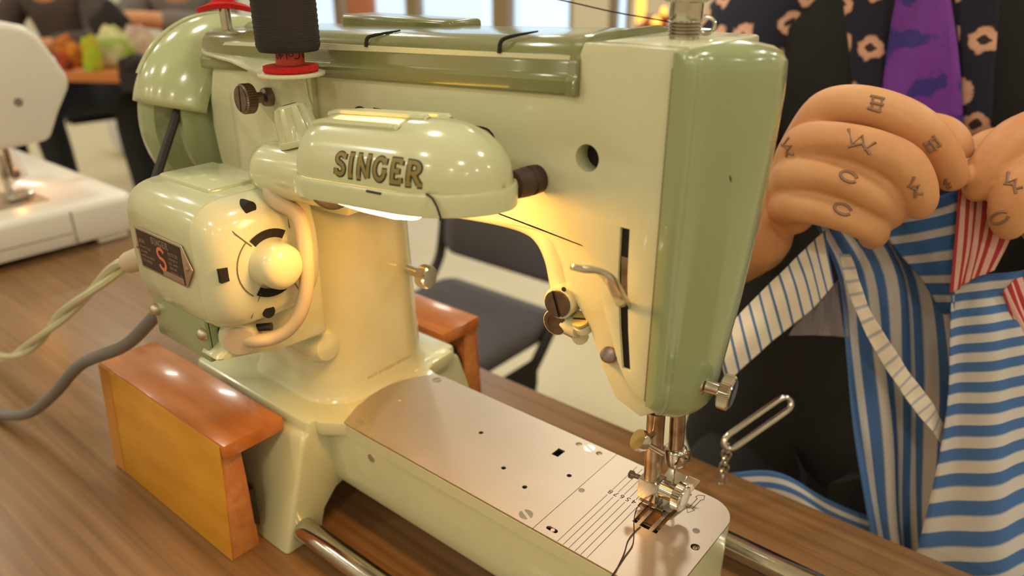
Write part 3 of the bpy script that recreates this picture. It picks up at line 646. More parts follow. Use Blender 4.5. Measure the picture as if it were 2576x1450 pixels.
obj('needle_set_screw', B().lathe([(-14, 1.3), (-5, 1.3), (-4, 2), (-3, 4.2), (-1, 4.9), (1, 4.6), (1.2, .1)], tn, tdir, 20).cyl(tn - tdir * 3, pb0 + pd * 34, 1.3), CHROME, pbar)
ft = thing  # noqa
foot = obj('presser_foot', B().box(-11, -.5, 8, 17, 5, 16), CHROME, sm, bev=.6)
obj('foot_sole', B().rings([[(x, y, z) for x, z in ((-10.8, 1.2), (2, 1.2), (2, 2.4), (-10.8, 2.4))] for y in (9.5, 24)] + [[(x, 31, z) for x, z in ((-9.6, 1.4), (2, 1.4), (2, 2.6), (-9.6, 2.6))], [(x, 36, z) for x, z in ((-9, 5), (1, 5), (1, 5.8), (-9, 5.8))]]), CHROME, foot, bev=.3)
obj('foot_toe', B().rings([[(1.5, 11, 1.6), (5.5, 11, 1.6), (5.5, 11, 2.6), (1.5, 11, 2.6)], [(2, 24, 2.6), (7, 24, 2.6), (7, 24, 3.4), (2, 24, 3.4)], [(3, 33, 8), (9, 33, 8), (9, 33.5, 8.6), (3, 33.5, 8.6)]]), mat('clear_plastic', (235, 228, 215), .08, trans=.85), foot, bev=.3)
obj('foot_shank', B().rings([[(-9.5, 9.5, 2), (-1, 9.5, 2), (-1, 16, 2), (-9.5, 16, 2)], [(-9, 9.5, 6), (-1, 9.5, 6), (-1, 16, 6), (-9, 16, 6)]]), BRASSY, foot)
fs = np.array((-.5, 12.3, 12.5)); fd = nrm((1, 0, -.02))
fk = obj('foot_screw', knurl(B().lathe([(0, 4.2), (8, 4.2)], fs, fd, 20), fs + fd * 7, fd, 6.6, 4.6, 34, .5), CHROME, foot, smooth=25)
obj('knob_face', B().lathe([(0, 5.7), (.5, 5.3), (-.9, .1)], fs + fd * 11.5, fd, 28), CHROME, fk)
obj('foot_pin', B().lathe([(0, 1.2), (2.6, 1.2), (3, 2), (5, 1.9), (5.6, .5)], (-11, 9.5, 15), (-.8, -.5, .3), 14), BRASSY, foot)
obj('side_rivet', B().cyl((-152, -36.3, -14), (-152, -34, -14), 2.4), STEEL, sm)
# ---- thumb screw behind the pillar
q = np.array(on(1050, 686, y=30)); obj('pillar_thumb_screw', knurl(B().cyl(q - np.array((8, 0, 0)), q + np.array((6, 0, 0)), 3), q + np.array((3, 0, -1)), (1, .1, 0), 7, 7, 30), CHROME, sm, smooth=25)
# ---- spool bracket
bz = 192.
pl_, pr_ = np.array(on(580, 128, z=bz)), np.array(on(733, 180, z=bz))
ol = [(pl_[0] + 14 * math.cos(a), pl_[1] + 14 * math.sin(a)) for a in np.linspace(math.radians(60), math.radians(250), 12)]
orr = [(pr_[0] + 15 * math.cos(a), pr_[1] + 15 * math.sin(a)) for a in np.linspace(math.radians(225), math.radians(420), 14)]
sbk = obj('spool_bracket', B().prism(ol + [(-235, -36), (-218, -42)] + orr + [(-190, -26), (-225, -22)], bz - 1.6, bz, 'z'), CREAM, sm, bev=.4)
vb = [(on(570, 150, y=-27)[0], bz - 1), (on(575, 205, y=-27)[0], 176), (on(590, 290, y=-27)[0], 160), (on(650, 330, y=-27)[0], 152), (on(715, 345, y=-27)[0], 150), (on(785, 310, y=-27)[0], 158), (on(785, 240, y=-27)[0], 172), (on(770, 215, y=-27)[0], 177), (on(768, 185, y=-27)[0], bz - 1)]
vb = [(-214, bz - 1), (-212, 164), (-205, 158), (-190, 157), (-182.5, 160), (-181.5, 172.5), (-184, 177), (-186, bz - 1)]
obj('bracket_leaf', B().prism(vb, -28.6, -27, 'y'), CREAM, sbk, bev=.3)
obj('bracket_back', B().prism([(-240, 176), (-214, 158), (-205, 150), (-182, 150), (-182, 190), (-232, 192)], -27.2, -23, 'y'), CREAM, sbk, bev=1)
for q in (pl_, pr_): obj('spool_pin', B().cyl((q[0], q[1], bz - 1), (q[0], q[1], bz + (62 if q is pr_ else 46)), 2.6 if q is pr_ else 3.0), CHROME, sbk)
sk_ = np.array(on(672, 244, y=-30)); sdr = nrm((-.1, -1, .04))
s = obj('bracket_screw', knurl(B().lathe([(-2, 4.6), (0, 4.8), (2, 4.4), (3, 2.8), (8, 2.8), (10, 4)], sk_, sdr, 20), sk_ + sdr * 8, sdr, 7.4, 6, 36, .4), BRASSY, sm, smooth=25)
h1, s1 = B(), B(); screw(h1, s1, sk_ + sdr * 13.6, sdr, 6.4, .9, 1.55, .08); o = obj('screw_face', h1, BRASSY, s); obj('slot', s1, INK, o)
# ---- lamp cord
cp = [(-181, -54, 147), (-172, -62, 138)] + [on(px, py, x=xx) for px, py, xx in ((748, 540, -163), (768, 620, -160), (772, 700, -159), (760, 775, -161), (730, 825, -166), (690, 850, -172), (640, 858, -178), (600, 850, -188))]
obj('lamp_cord', B().tube(cp, [4.2, 4, 3.7, 3.6, 3.5, 3.4, 3.4, 3.4, 3.4], 12, 6), CORDW, sm)
gq = np.array(on(606, 852, x=-184)); obj('grommet', B().lathe([(-8, 8.6), (0, 8.6), (3, 7.4), (3.2, 4)], gq, (.75, -.62, -.1), 20), CORDW, sm)
# ---- stand rods
for yy in (-61.7, 83.7):
    obj('stand_rod', B().cyl((-260, yy, -66.5), (150, yy, -66.5), 7.0, seg=28), CHROME, sm, bev=.4)
# ------------------------------------------------------------------ wooden extension blocks beside the pedestal
def wood_block(near):
    s = -1 if near else 1; Y = lambda d: 11 + s * d
    lab = 'orange varnished wooden box-end with an ochre side, in front of the pedestal' if near else 'orange varnished wooden box-end behind the pedestal, next to the dark chair'
    t = thing('wooden_end_box', lab, 'wooden box', (-280, Y(95), TZ), 'wooden box-ends of the machine base')
    tb = B().prism([(Y(65.4), -8.6), (Y(65.4), 0), (Y(102.4), 0), (Y(102.7), -8.6)], -352, -205, 'x')
    obj('top_board', tb, ORANGE, t, bev=.4)
    obj('side_board', B().prism([(Y(91), -8.8), (Y(102.8), -8.8), (Y(107.5), TZ), (Y(89.5), TZ)], -351.5, -209, 'x'), ENDG, t, bev=.7)
    obj('side_veneer', B().prism([(Y(102.3), -1.2), (Y(103), -1.2), (Y(108.1), TZ + .5), (Y(107.4), TZ + .5)], -351.8, -208.6, 'x'), OCHRE if near else ORANGE, t, bev=.2)
    if near: obj('corner_strip', B().prism([(Y(102.9), -1.3), (Y(103.3), -1.3), (Y(108.4), TZ + .6), (Y(108), TZ + .6)], -352, -338, 'x'), ORANGE if not near else mat('ochre_corner_strip', (190, 128, 46), .4), t)
    if near: obj('metal_clip', B().box(-211, -208.2, Y(90.6), Y(87.5), -62, -38).box(-240, -208.2, Y(88.6), Y(87.4), -64, -36), BLACKM, t, bev=.5)
    else:
        obj('metal_plate', B().prism([(-232, -70), (-210, -70), (-210, -34)] + [(-221 + 11 * math.cos(a), -34 + 11 * math.sin(a)) for a in np.linspace(.2, PI - .2, 8)] + [(-232, -34)], Y(86.6), Y(88.4), 'y'), BLACKM, t)
        obj('screw', B().lathe([(0, 3), (1.5, 2.4), (2, .1)], (-221, Y(86.6), -36), (0, -1, 0), 14), BRASSY, t)
    return t
wood_block(True); wood_block(False)
# ------------------------------------------------------------------ thread spool and felts
def depth(p): return float((np.array(p) - CAM) @ RW[:, 2])
dp = depth((pr_[0], pr_[1], 210)); rs = 79 * dp / 1876
zlow = on(733, 128, y=pr_[1])[2]
fl = obj('felt_washer', B().lathe([(0, .1), (0, 67 * dp / 1876), (.8, 70 * dp / 1876), (2.6, 69 * dp / 1876), (3, 40 * dp / 1876), (3, .1)], (pr_[0], pr_[1], bz + .1), (0, 0, 1), 40), FELT)
tag(fl, 'red felt washer lying flat under the black thread spool', 'felt washer')
tl = thing('thread_spool', 'large spool of black thread on a red plastic tube', 'thread spool', (pr_[0], pr_[1], bz + 3.2))
rt = 36 * dp / 1876
tubeo = obj('spool_tube', B().lathe([(0, rt * .6), (0, rt), (60, rt), (60, rt * .6), (0, rt * .6)], (pr_[0], pr_[1], bz + 3.2), (0, 0, 1), 32), REDPL, tl)
wp = [(zlow, rt), (zlow, rs * .93), (zlow + 1.5, rs * .985)]
for k in range(44): wp.append((zlow + 2 + k * 1.15, rs + (.22 if k % 2 else -.05)))
wp += [(zlow + 54, rs * .95), (zlow + 54.4, rt)]
obj('thread_winding', B().lathe(wp, (pr_[0], pr_[1], 0), (0, 0, 1), 48), THREAD, tl, smooth=60)
vdir = math.atan2(CAM[1] - pr_[1], CAM[0] - pr_[0])
for s_, zz, off in (('80 Col.40', 3.6, 11.), ('N8 120 L.L.W', 8.4, 13)):
    q = text(s_, 4.6, .06)   # printed upside down on the tube
    obj('print', q.tf(lambda u, v, w_, zz=zz, off=off: (pr_[0] + (rt + .06 + w_) * math.cos(vdir + (off - u) / rt), pr_[1] + (rt + .06 + w_) * math.sin(vdir + (off - u) / rt), bz + 3.2 + zz - v + 2.2)), INK, tubeo)
dp2 = depth((pl_[0], pl_[1], 240)); cz = on(580, 20, y=pl_[1])[2]; fr = 66 * dp2 / 1876
g = B(); R = []
for h, k in ((0, .16), (-.6, .5), (-1.2, 1), (1.2, 1.02), (1.8, .8), (3.2, .45), (8, .26), (12, .22), (12.2, .05)):
    R.append([(pl_[0] + fr * k * math.cos(a), pl_[1] + fr * k * math.sin(a), cz + h + 1.5 * k * k * math.cos(2 * a + 1.2)) for a in np.linspace(0, 2 * PI, 40, endpoint=False)])
o = obj('felt_washer', g.rings(R), FELT); tag(o, 'red felt washer curled up high on the bare spool pin', 'felt washer')
# loose threads
THM = mat('dark_thread', (52, 34, 28), .8)
E_ = np.array(on(1688, 55, y=14)); Q_ = np.array(on(1410, 0, y=-4)); sst = E_ + (Q_ - E_) * 1.75
o = obj('upper_thread', B().tube([sst, Q_, (Q_ + E_) / 2 + np.array((0, 0, -.5)), E_], .28, 6, 4), THM); tag(o, 'black upper thread stretched taut from the spool to the head', 'thread')
def zpath(pts): return [on(x, y, z=z) for x, y, z in pts]
o = obj('needle_thread', B().tube(zpath([(1618, 1260, 3), (1601, 1282, .6), (1595, 1310, .4), (1595, 1340, .5), (1591, 1372, .5), (1572, 1400, .5), (1552, 1430, .5), (1541, 1447, .4), (1533, 1462, -6), (1528, 1500, -20)]), .24, 6, 5), THM); tag(o, 'dark thread tail from the foot, curving left over the needle plate', 'thread')
o = obj('bobbin_thread', B().tube(zpath([(1611, 1326, .3), (1597, 1338, .5), (1580, 1360, .5), (1571, 1390, .5), (1560, 1415, .5), (1547, 1440, .5), (1541, 1452, -2), (1536, 1490, -18)]), .24, 6, 5), THM); tag(o, 'dark thread tail rising from the needle plate slot beside the other', 'thread')
# ------------------------------------------------------------------ power cords
tc_ = thing('power_cord', 'pale green twisted flex plugged into the motor', 'cord', (-400, -95, TZ))
g0 = np.array((-251, -88, 98.)); path = catmull([g0, np.array((-285, -90, 84.)), np.array((-390, -93, 22.)), np.array((-490, -97, -38.)), np.array((-580, -104, -70.)), np.array((-700, -140, -73.5))], 24)
for ph in (0, PI):
    P = []
    for i, p in enumerate(path):
        t_ = nrm(path[min(i + 1, len(path) - 1)] - path[max(i - 1, 0)]); u, v, _ = frame(t_); a = ph + i * .16
        P.append(p + (u * math.cos(a) + v * math.sin(a)) * 2.2)
    obj('strand', B().tube(P, 2.5, 8), PALEG, tc_)
obj('strain_relief', B().tube([g0, np.array((-275, -89.5, 88.))], [6.5, 6], 14), CORDW, tc_)
GREYC = mat('grey_rubber_cord', (112, 106, 102), .5)
gp_ = [(-252, -76, 66), (-268, -82, 58), (-300, -92, 30), (-345, -104, 6), (-385, -113, -28), (-430, -120, -58), (-480, -128, -73), (-560, -145, -74)]
o = obj('foot_control_cord', B().tube(gp_, 3.8, 10, 6), GREYC); tag(o, 'grey rubber cord running off beside the ochre wooden box', 'cord')
# ------------------------------------------------------------------ white sewing machine
WP = mat('white_plastic', (236, 230, 220), .3, var=.03, vscale=6, coat=.2)
wm = thing('sewing_machine', 'white plastic sewing machine at the far end of the table', 'sewing machine', (-950, 60, TZ))
def slab(x0, x1, y0, y1, r, zs):
    return [[(11 * 0 + (x0 + x1) / 2 + (x - (x0 + x1) / 2) * kx, (y0 + y1) / 2 + (y - (y0 + y1) / 2) * ky, z) for x, y in rrect(x0, x1, y0, y1, r, 6)] for z, kx, ky in zs]
wb = obj('bed', B().rings(slab(-1210, -800, -60, 146, 22, ((-70, .985, .96), (-60, 1, .99), (-34, 1, 1), (-28, .992, .985), (-25, .97, .95)))), WP, wm, smooth=50)
obj('foot_block', B().box(-850, -806, 92, 128, TZ, -66), WP, wm, bev=2)
obj('foot_block', B().box(-1190, -1150, -40, 120, TZ, -66), WP, wm, bev=2)
obj('foot_block', B().box(-850, -806, -50, -20, TZ, -66), WP, wm, bev=2)
obj('accessory_tray_seam', B().box(-800.5, -799.2, 66, 67.4, -68, -30), mat('white_seam', (150, 140, 125), .8), wm)
obj('accessory_tray_seam', B().box(-800.5, -799.2, -60, 64, -55.5, -54.5), MATS['white_seam'], wm)
hd = [(-8, 40), (82, 44), (98, 74), (118, 104), (116, 118), (97, 160), (84, 172), (66, 177), (-8, 180)]
obj('head', B().prism(hd, -1000, -845, 'x'), WP, wm, bev=9, seg=3)
obj('arm', B().prism([(0, 80), (100, 80), (100, 165), (0, 168)], -1200, -990, 'x'), WP, wm, bev=8, seg=3)
obj('pillar', B().prism([(-1200, -28), (-985, -28), (-1030, 10), (-1050, 90), (-1200, 90)], 0, 96, 'y'), WP, wm, bev=8, seg=3)
obj('head_screw', B().lathe([(0, 5), (1, 4.6), (.6, .1)], (-845.4, 58, 92), (1, 0, 0), 18), mat('grey_screw', (150, 146, 138), .4, .5), wm)
obj('spool_cap', B().cyl((-940, 112, 118), (-940, 140, 120), 9), WP, wm, bev=2)
obj('carry_handle', B().box(-1000, -900, 40, 80, 178, 215), WP, wm, bev=6)
obj('needle_plate', B().box(-930, -850, -10, 66, -25.4, -24.4), STEEL, wm)
obj('needle_bar', B().cyl((-885, 44, 10), (-885, 44, 60), 3), BAR, wm); obj('presser_foot', B().box(-895, -872, 30, 58, -22, -18).cyl((-885, 36, -20), (-885, 36, 30), 4), CHROME, wm, bev=1)
obj('needle_clamp', B().ell((-882, 46, 6), 6), BRASSY, wm)
obj('bulb', B().ell((-905, 62, 48), (9, 9, 12)), mat('small_lit_bulb', (255, 190, 100), .4, emit=((255, 165, 80), 40.)), wm)
# ------------------------------------------------------------------ folding chairs
UPH = mat('slate_upholstery', (96, 90, 96), .9, var=.12, vscale=300, bump=.2, bscale=900)
def folding_chair(label, ox, oy, rz=0., grp='padded folding chairs'):
    t = thing('folding_chair', label, 'chair', (ox, oy, FLOORZ), grp)
    ca, sa = math.cos(rz), math.sin(rz)
    T = lambda x, y, z: (ox + x * ca - y * sa, oy + x * sa + y * ca, FLOORZ + z)
    w2 = 155
    obj('seat', B().rings([[(x, y, z) for x, y in rrect(-w2 * k + 0, w2 * k, -220 * k, 200 * k, 30, 4)] for z, k in ((380, .96), (392, 1), (412, 1), (421, .95), (424, .7))]).tf(T), UPH, t, smooth=60)
    obj('backrest', B().rings([[(x, 190 + (z - 480) * .12 + dy, z) for x, z in rrect(-w2 * k, w2 * k, 480 + 8 * (1 - k) * 10, 770 - 8 * (1 - k) * 10, 30, 4)] for dy, k in ((-14, .94), (-8, 1), (8, 1), (14, .94))]).tf(T), UPH, t, smooth=60)
    for s in (-1, 1):
        x = s * (w2 + 12)
        obj('front_leg', B().tube([(x, 230, 780), (x, 196, 520), (x, 150, 420), (x, -60, 200), (x, -230, 12)], 11, 10, 4).tf(T), BLACKM, t)
        obj('rear_leg', B().tube([(x - s * 6, -150, 395), (x - s * 6, 80, 230), (x - s * 6, 330, 12)], 11, 10, 2).tf(T), BLACKM, t)
        obj('side_brace', B().tube([(x, 20, 120), (x, 205, 130)], 8, 8).tf(T), BLACKM, t)
    obj('crossbar', B().tube([(-w2 - 12, 230, 780), (w2 + 12, 230, 780)], 11, 10).tf(T), BLACKM, t)
    obj('crossbar', B().tube([(-w2, 250, 90), (w2, 250, 90)], 8, 8).tf(T), BLACKM, t)
    return t
folding_chair('empty slate-grey padded folding chair with black tube frame behind the table', -792, 640)
# black fringed scarf hanging down the side of the empty chair
fs_ = thing('fringed_scarf', 'black fringed scarf hanging from the side of the empty chair', 'scarf', (-610, 640, FLOORZ + 120))
FB = mat('black_fringe', (30, 26, 26), .95)
obj('scarf_cloth', B().rings([[(-612 + 4 * math.sin(y * .05), y, z), (-618 + 4 * math.sin(y * .05), y, z)] for y, z in [(y, 380 + FLOORZ) for y in ()] ] or [[(-616, 560, -440), (-610, 560, -440), (-610, 560, -500), (-616, 560, -500)], [(-616, 720, -440), (-610, 720, -440), (-610, 720, -500), (-616, 720, -500)]]), FB, fs_)
for k in range(16):
    y = 562 + k * 10.2; dz = random.uniform(-12, 12)
    obj('tassel', B().tube([(-613, y, -498), (-612 + random.uniform(-3, 3), y + random.uniform(-6, 6), -540), (-612 + random.uniform(-6, 6), y + random.uniform(-10, 10), -590 + dz)], [3.4, 3.8, 2], 6, 3), FB, fs_)
# ------------------------------------------------------------------ far table with fabric scraps
e_ = nrm((.87, .49, 0)); n_ = np.array((-.49, .87, 0)); TB = np.array((-2567, 906, 0.)); TBZ = -110.
def fp(u, v, z): return tuple(TB + e_ * u + n_ * v + np.array((0, 0, z)))
def fbox(b, u0, u1, v0, v1, z0, z1):
    P = [fp(u, v, z) for z in (z0, z1) for u, v in ((u0, v0), (u1, v0), (u1, v1), (u0, v1))]
    return b.add(P, [(3, 2, 1, 0), (4, 5, 6, 7), (0, 1, 5, 4), (1, 2, 6, 5), (2, 3, 7, 6), (3, 0, 4, 7)])
ft_ = thing('far_table', 'orange-edged wooden table in the background with fabric scraps on it', 'table', fp(-400, 300, FLOORZ))
obj('table_top', fbox(B(), -1500, 700, 0, 620, TBZ - 34, TBZ), mat('orange_table_wood', (196, 118, 58), .4, var=.15, vscale=5), ft_, bev=2)
for u in (-1460, 660):
    for v in (40, 580): obj('leg', fbox(B(), u - 20, u + 20, v - 20, v + 20, FLOORZ, TBZ - 34), BLACKM, ft_)
def scrap(label, px, py, v, size, col, col2=None, h=40, seed=1):
    r = RW @ np.array([px - 1288., py - 725., FPX]); tt = ((TB + n_ * v - CAM) @ n_) / (r @ n_); p = CAM + r * tt; p[2] = TBZ
    b = B().ell((0, 0, 0), 1, 20, 12); rnd = random.Random(seed)
    def d(x, y, z):
        k = 1 + .35 * mnoise.noise(Vector((x * 1.7 + seed, y * 1.7, z * 1.7))) + .12 * mnoise.noise(Vector((x * 5 + seed, y * 5, z * 5))) + .16 * abs(mnoise.noise(Vector((x * 9 + seed, y * 9, z * 3))))
        q = e_ * x * k * size[0] + n_ * y * k * size[1]; return (p[0] + q[0], p[1] + q[1], p[2] + max(0, (z * k + .55)) * h)
    o = obj('fabric_scrap', b.tf(d), mat('scrap_%d' % seed, col, .9, col2=col2, vscale=18, bump=.4, bscale=60), smooth=70)
    tag(o, label, 'fabric', 'fabric scraps on the far table'); return o
scrap('crumpled orange and yellow patterned fabric beside the white machine head', 172, 145, 130, (55, 50), (226, 140, 30), (120, 50, 24), 62, 1)
scrap('rust red fabric scrap at the front edge of the far table', 160, 174, 35, (36, 24), (190, 74, 26), (90, 36, 20), 40, 2)
scrap('lime green fabric scrap draped at the front of the far table', 236, 166, 40, (30, 34), (150, 190, 30), (180, 150, 40), 70, 3)
scrap('cream fabric piece with green spots in the middle of the heap', 290, 148, 150, (60, 60), (226, 206, 170), (130, 160, 40), 80, 4)
scrap('mauve and cream patterned fabric piece at the right of the heap', 352, 138, 290, (60, 60), (170, 120, 130), (200, 190, 150), 80, 5)
scrap('black garment lying along the front of the far table', 352, 172, 45, (80, 32), (34, 28, 30), None, 34, 6)
o = obj('hanging_cloth', fbox(B(), 30, 110, -8, -1, TBZ - 60, TBZ + 4).tf(lambda x, y, z: (x + 4 * math.sin(z * .2), y + 4 * math.cos(x * .1), z)), mat('charcoal_cloth', (40, 33, 36), .95), None); tag(o, 'charcoal cloth hanging over the orange table edge', 'cloth')
# ------------------------------------------------------------------ people
def skin(V, Eg, R, sub=2, root=0):
    me = bpy.data.meshes.new('skin'); me.from_pydata([tuple(p) for p in V], Eg, []); o = bpy.data.objects.new('skin', me); COL.objects.link(o)
    m = o.modifiers.new('s', 'SKIN'); m.use_smooth_shade = True; m.branch_smoothing = .3
    sv = me.skin_vertices[0].data
    for i, r in enumerate(R): sv[i].radius = (r, r) if np.isscalar(r) else r; sv[i].use_root = (i == root)
    if sub: o.modifiers.new('d', 'SUBSURF').levels = sub
    bpy.context.view_layer.update()
    out = bpy.data.meshes.new_from_object(o.evaluated_get(bpy.context.evaluated_depsgraph_get()))
    bpy.data.objects.remove(o); bpy.data.meshes.remove(me); return out
def toB(me):
    b = B(); b.v = [tuple(v.co) for v in me.vertices]; b.f = [tuple(p.vertices) for p in me.polygons]; return b
SKIN = mat('skin', (206, 146, 104), .5, var=.08, vscale=30, spec=.35)
def seated(label, base, right, fwd, shirt, trousers, hair, arms, lean=0., skinm=None, crossed=False):
    """background figure; base = point on the floor under the hips"""
    t = thing('person', label, 'person', base, 'people at the far table'); o = np.array(base, float); r = nrm(right); f = nrm(fwd); up = np.array((0, 0, 1.))
    P = lambda a, b_, c: o + r * a + f * b_ + up * c
    hip, ch, nk, hd_ = P(0, 0, 520), P(0, 20 + lean, 860), P(0, 40 + lean, 1010), P(0, 60 + lean, 1130)
    V = [hip, P(0, 5, 680), ch, P(0, 30 + lean, 950), nk, P(0, 50 + lean, 1075), hd_, P(0, 55 + lean, 1210)]
    Eg = [(i, i + 1) for i in range(7)]; Rr = [(150, 120), (140, 110), (155, 110), (120, 80), 55, 62, 78, 60]
    for s, (el, wr, hn) in zip((-1, 1), arms):
        i = len(V); V += [P(s * 165, 20 + lean, 930), P(*el), P(*wr), P(*hn)]; Rr += [62, 46, 32, 36]; Eg += [(3, i), (i, i + 1), (i + 1, i + 2), (i + 2, i + 3)]
    obj('body', toB(skin(V, Eg, Rr)), skinm or SKIN, t, smooth=80)
    V2 = [P(0, 0, 520), P(0, 5, 690), P(0, 20 + lean, 860), P(0, 28 + lean, 955)]; E2 = [(0, 1), (1, 2), (2, 3)]; R2 = [(162, 132), (152, 122), (167, 122), (112, 84)]
    for s, (el, wr, hn) in zip((-1, 1), arms):
        i = len(V2); V2 += [P(s * 165, 20 + lean, 930), P(*el), np.array(P(*el)) * .15 + np.array(P(*wr)) * .85]; R2 += [74, 58, 46]; E2 += [(3, i), (i, i + 1), (i + 1, i + 2)]
    obj('jumper', toB(skin(V2, E2, R2)), shirt, t, smooth=80)
    kn_ = [P(-100, 430, 500), P(110, 430, 520)]; an = [P(-110, 400, 90), P(100, 420, 90)]; to = [P(-120, 520, 45), P(110, 540, 45)]
    if crossed: kn_[1], an[1], to[1] = P(60, 450, 560), P(10, 560, 250), P(0, 660, 190)
    V3 = [P(0, 0, 500)]; E3 = []; R3 = [(150, 110)]
    for s, k, a in zip((-1, 1), kn_, an):
        i = len(V3); V3 += [P(s * 85, 60, 490), k, a]; R3 += [88, 72, 52]; E3 += [(0, i), (i, i + 1), (i + 1, i + 2)]
    obj('trousers', toB(skin(V3, E3, R3)), trousers, t, smooth=80)
    for a, b_ in zip(an, to): obj('shoe', B().tube([a, (a + b_) / 2 - up * 8, b_], [52, 50, 36], 12, 3), mat('dark_boot', (44, 30, 26), .6), t, smooth=70)
    obj('hair', B().ell(hd_ + up * 45 - f * 18, (88, 92, 95)), hair, t)
    return t
GREYJ = mat('charcoal_jumper', (84, 72, 68), .95, var=.25, vscale=14); GREY2 = mat('grey_jumper', (122, 114, 110), .95, var=.15, vscale=20)
JEAN = mat('dark_jeans', (34, 38, 46), .9, var=.2, vscale=20); BROWNH = mat('brown_hair', (70, 46, 32), .8)
fw = -n_; rt_ = e_ * -1.
pA = np.array(fp(-760, 830, FLOORZ)); pB = np.array(fp(-180, 860, FLOORZ))
rr = np.array(e_)
seated('person in a charcoal jumper and dark jeans working on fabric at the far table', pA, -rr, fw, GREYJ, JEAN, BROWNH,
       [((-250, 200, 740), (-140, 420, 740), (-90, 500, 745)), ((250, 200, 740), (120, 430, 740), (60, 510, 745))], 60, crossed=False)
seated('person in a grey jumper holding up a dark garment at the far table', pB, -rr, fw, GREY2, JEAN, BROWNH,
       [((-260, 230, 800), (-40, 450, 850), (10, 520, 850)), ((250, 220, 800), (120, 440, 860), (60, 520, 850))], 40)
gm = np.array(fp(-220, 330, -10)); o = obj('held_garment', B().ell((0, 0, 0), 1, 20, 14).tf(lambda x, y, z: tuple(gm + e_ * x * 75 * (1 + .25 * math.sin(z * 5)) + n_ * y * 40 + np.array((0, 0, z * 110 + 12 * math.sin(x * 4))))), mat('black_garment', (38, 33, 32), .95), smooth=70)
tag(o, 'dark garment held up by the person in grey at the far table', 'garment')
# things on the floor in the distance
WB_ = mat('white_sack', (225, 222, 225), .6)
def sack(label, px, py, size, h, m, seed):
    p = np.array(on(px, py, z=FLOORZ))
    b = B().ell((0, 0, 0), 1, 18, 12).tf(lambda x, y, z: (p[0] + x * size * (1 + .2 * mnoise.noise(Vector((x * 2 + seed, y * 2, z * 2)))), p[1] + y * size * .7, FLOORZ + max(0, z + .75) * h / 1.75))
    o = obj('bag', b, m, smooth=70); tag(o, label, 'bag', 'bags on the floor'); return o
sack('white plastic bag on the floor beyond the table leg', 350, 385, 190, 380, WB_, 3)
sack('orange bag on the floor beside the white one', 410, 440, 130, 260, mat('orange_bag', (214, 112, 48), .7), 5)
ob = np.array(on(912, 40, y=Y1 - 60)); o = obj('coat_stand_cloth', B().box(on(883, 40, y=Y1 - 60)[0], on(945, 40, y=Y1 - 60)[0], Y1 - 120, Y1 - 40, FLOORZ, FLOORZ + 1500), mat('terracotta_panel', (196, 124, 88), .8, var=.1), bev=8); o.name = 'display_panel'; tag(o, 'tall terracotta display panel standing against the window', 'panel')
# amber lamps on a far sideboard
p0 = np.array(on(1660, 95, y=3600)); am = thing('table_lamp', 'amber glass lamp glowing on the far sideboard', 'lamp', (p0[0], p0[1], p0[2] - 40))
AMB = mat('amber_glass', (150, 70, 30), .15, var=.2); GLOW = mat('lamp_glow', (255, 190, 90), .5, emit=((255, 170, 70), 2.2))
obj('lamp_base', B().lathe([(-40, 80), (0, 150), (70, 130), (110, 60), (120, 40)], p0, (0, 0, 1), 24), AMB, am, smooth=60)
obj('lamp_flame', B().ell(np.array(on(1612, 20, y=3600)), (28, 20, 120)), GLOW, am)
obj('lamp_flame', B().ell(np.array(on(1650, 62, y=3500)), (30, 20, 45)), GLOW, am)
obj('lamp_flame', B().ell(np.array(on(1670, 35, y=3600)), (20, 20, 40)), GLOW, am)
obj('lamp_arm', B().tube([p0 + np.array((0, 0, 100)), np.array(on(1612, 38, y=3600)), np.array(on(1670, 42, y=3600))], 6, 8), BRASSY, am)
sb_ = thing('sideboard', 'brown sideboard standing by the far wall under the amber lamp', 'cabinet', (p0[0], p0[1], FLOORZ))
obj('sideboard_body', B().box(p0[0] - 300, p0[0] + 500, p0[1] - 200, p0[1] + 250, FLOORZ, p0[2] - 40), mat('sideboard_wood', (120, 82, 56), .5, var=.2), sb_, bev=4)
# ------------------------------------------------------------------ the person holding a striped shirt
pm = thing('person', 'person in black with a purple scarf and tattooed fingers, gripping a striped shirt', 'person', (-20, 520, FLOORZ))
# body: torso core, neck, head, arms as a skin mesh; fingers as skinned chains; joined by voxel remesh
V = [(-15, 560, -330), (-15, 555, -200), (-15, 550, -60), (-15, 545, 90), (-15, 548, 200), (-15, 545, 262), (-15, 535, 330), (-15, 520, 400), (-15, 525, 470)]
Rr = [(140, 110), (135, 105), (130, 95), (150, 105), (120, 75), 52, 62, 78, 60]; Eg = [(i, i + 1) for i in range(8)]
WR_ = np.array(at(1930, 560, 432)); WL_ = np.array(at(2790, 560, 440))
for wr, el, sx in ((WR_, (-170, 330, -25), -1), (WL_, (190, 330, -10), 1)):
    i = len(V); wr = np.array(wr); el = np.array(el, float)
    V += [(-15 + sx * 150, 545, 190), (-15 + sx * 172, 470, 90), el, (el * .45 + wr * .55), wr]; Rr += [62, 50, 42, 36, (25, 29)]; Eg += [(4, i), (i, i + 1), (i + 1, i + 2), (i + 2, i + 3), (i + 3, i + 4)]
body = toB(skin(V, Eg, Rr))
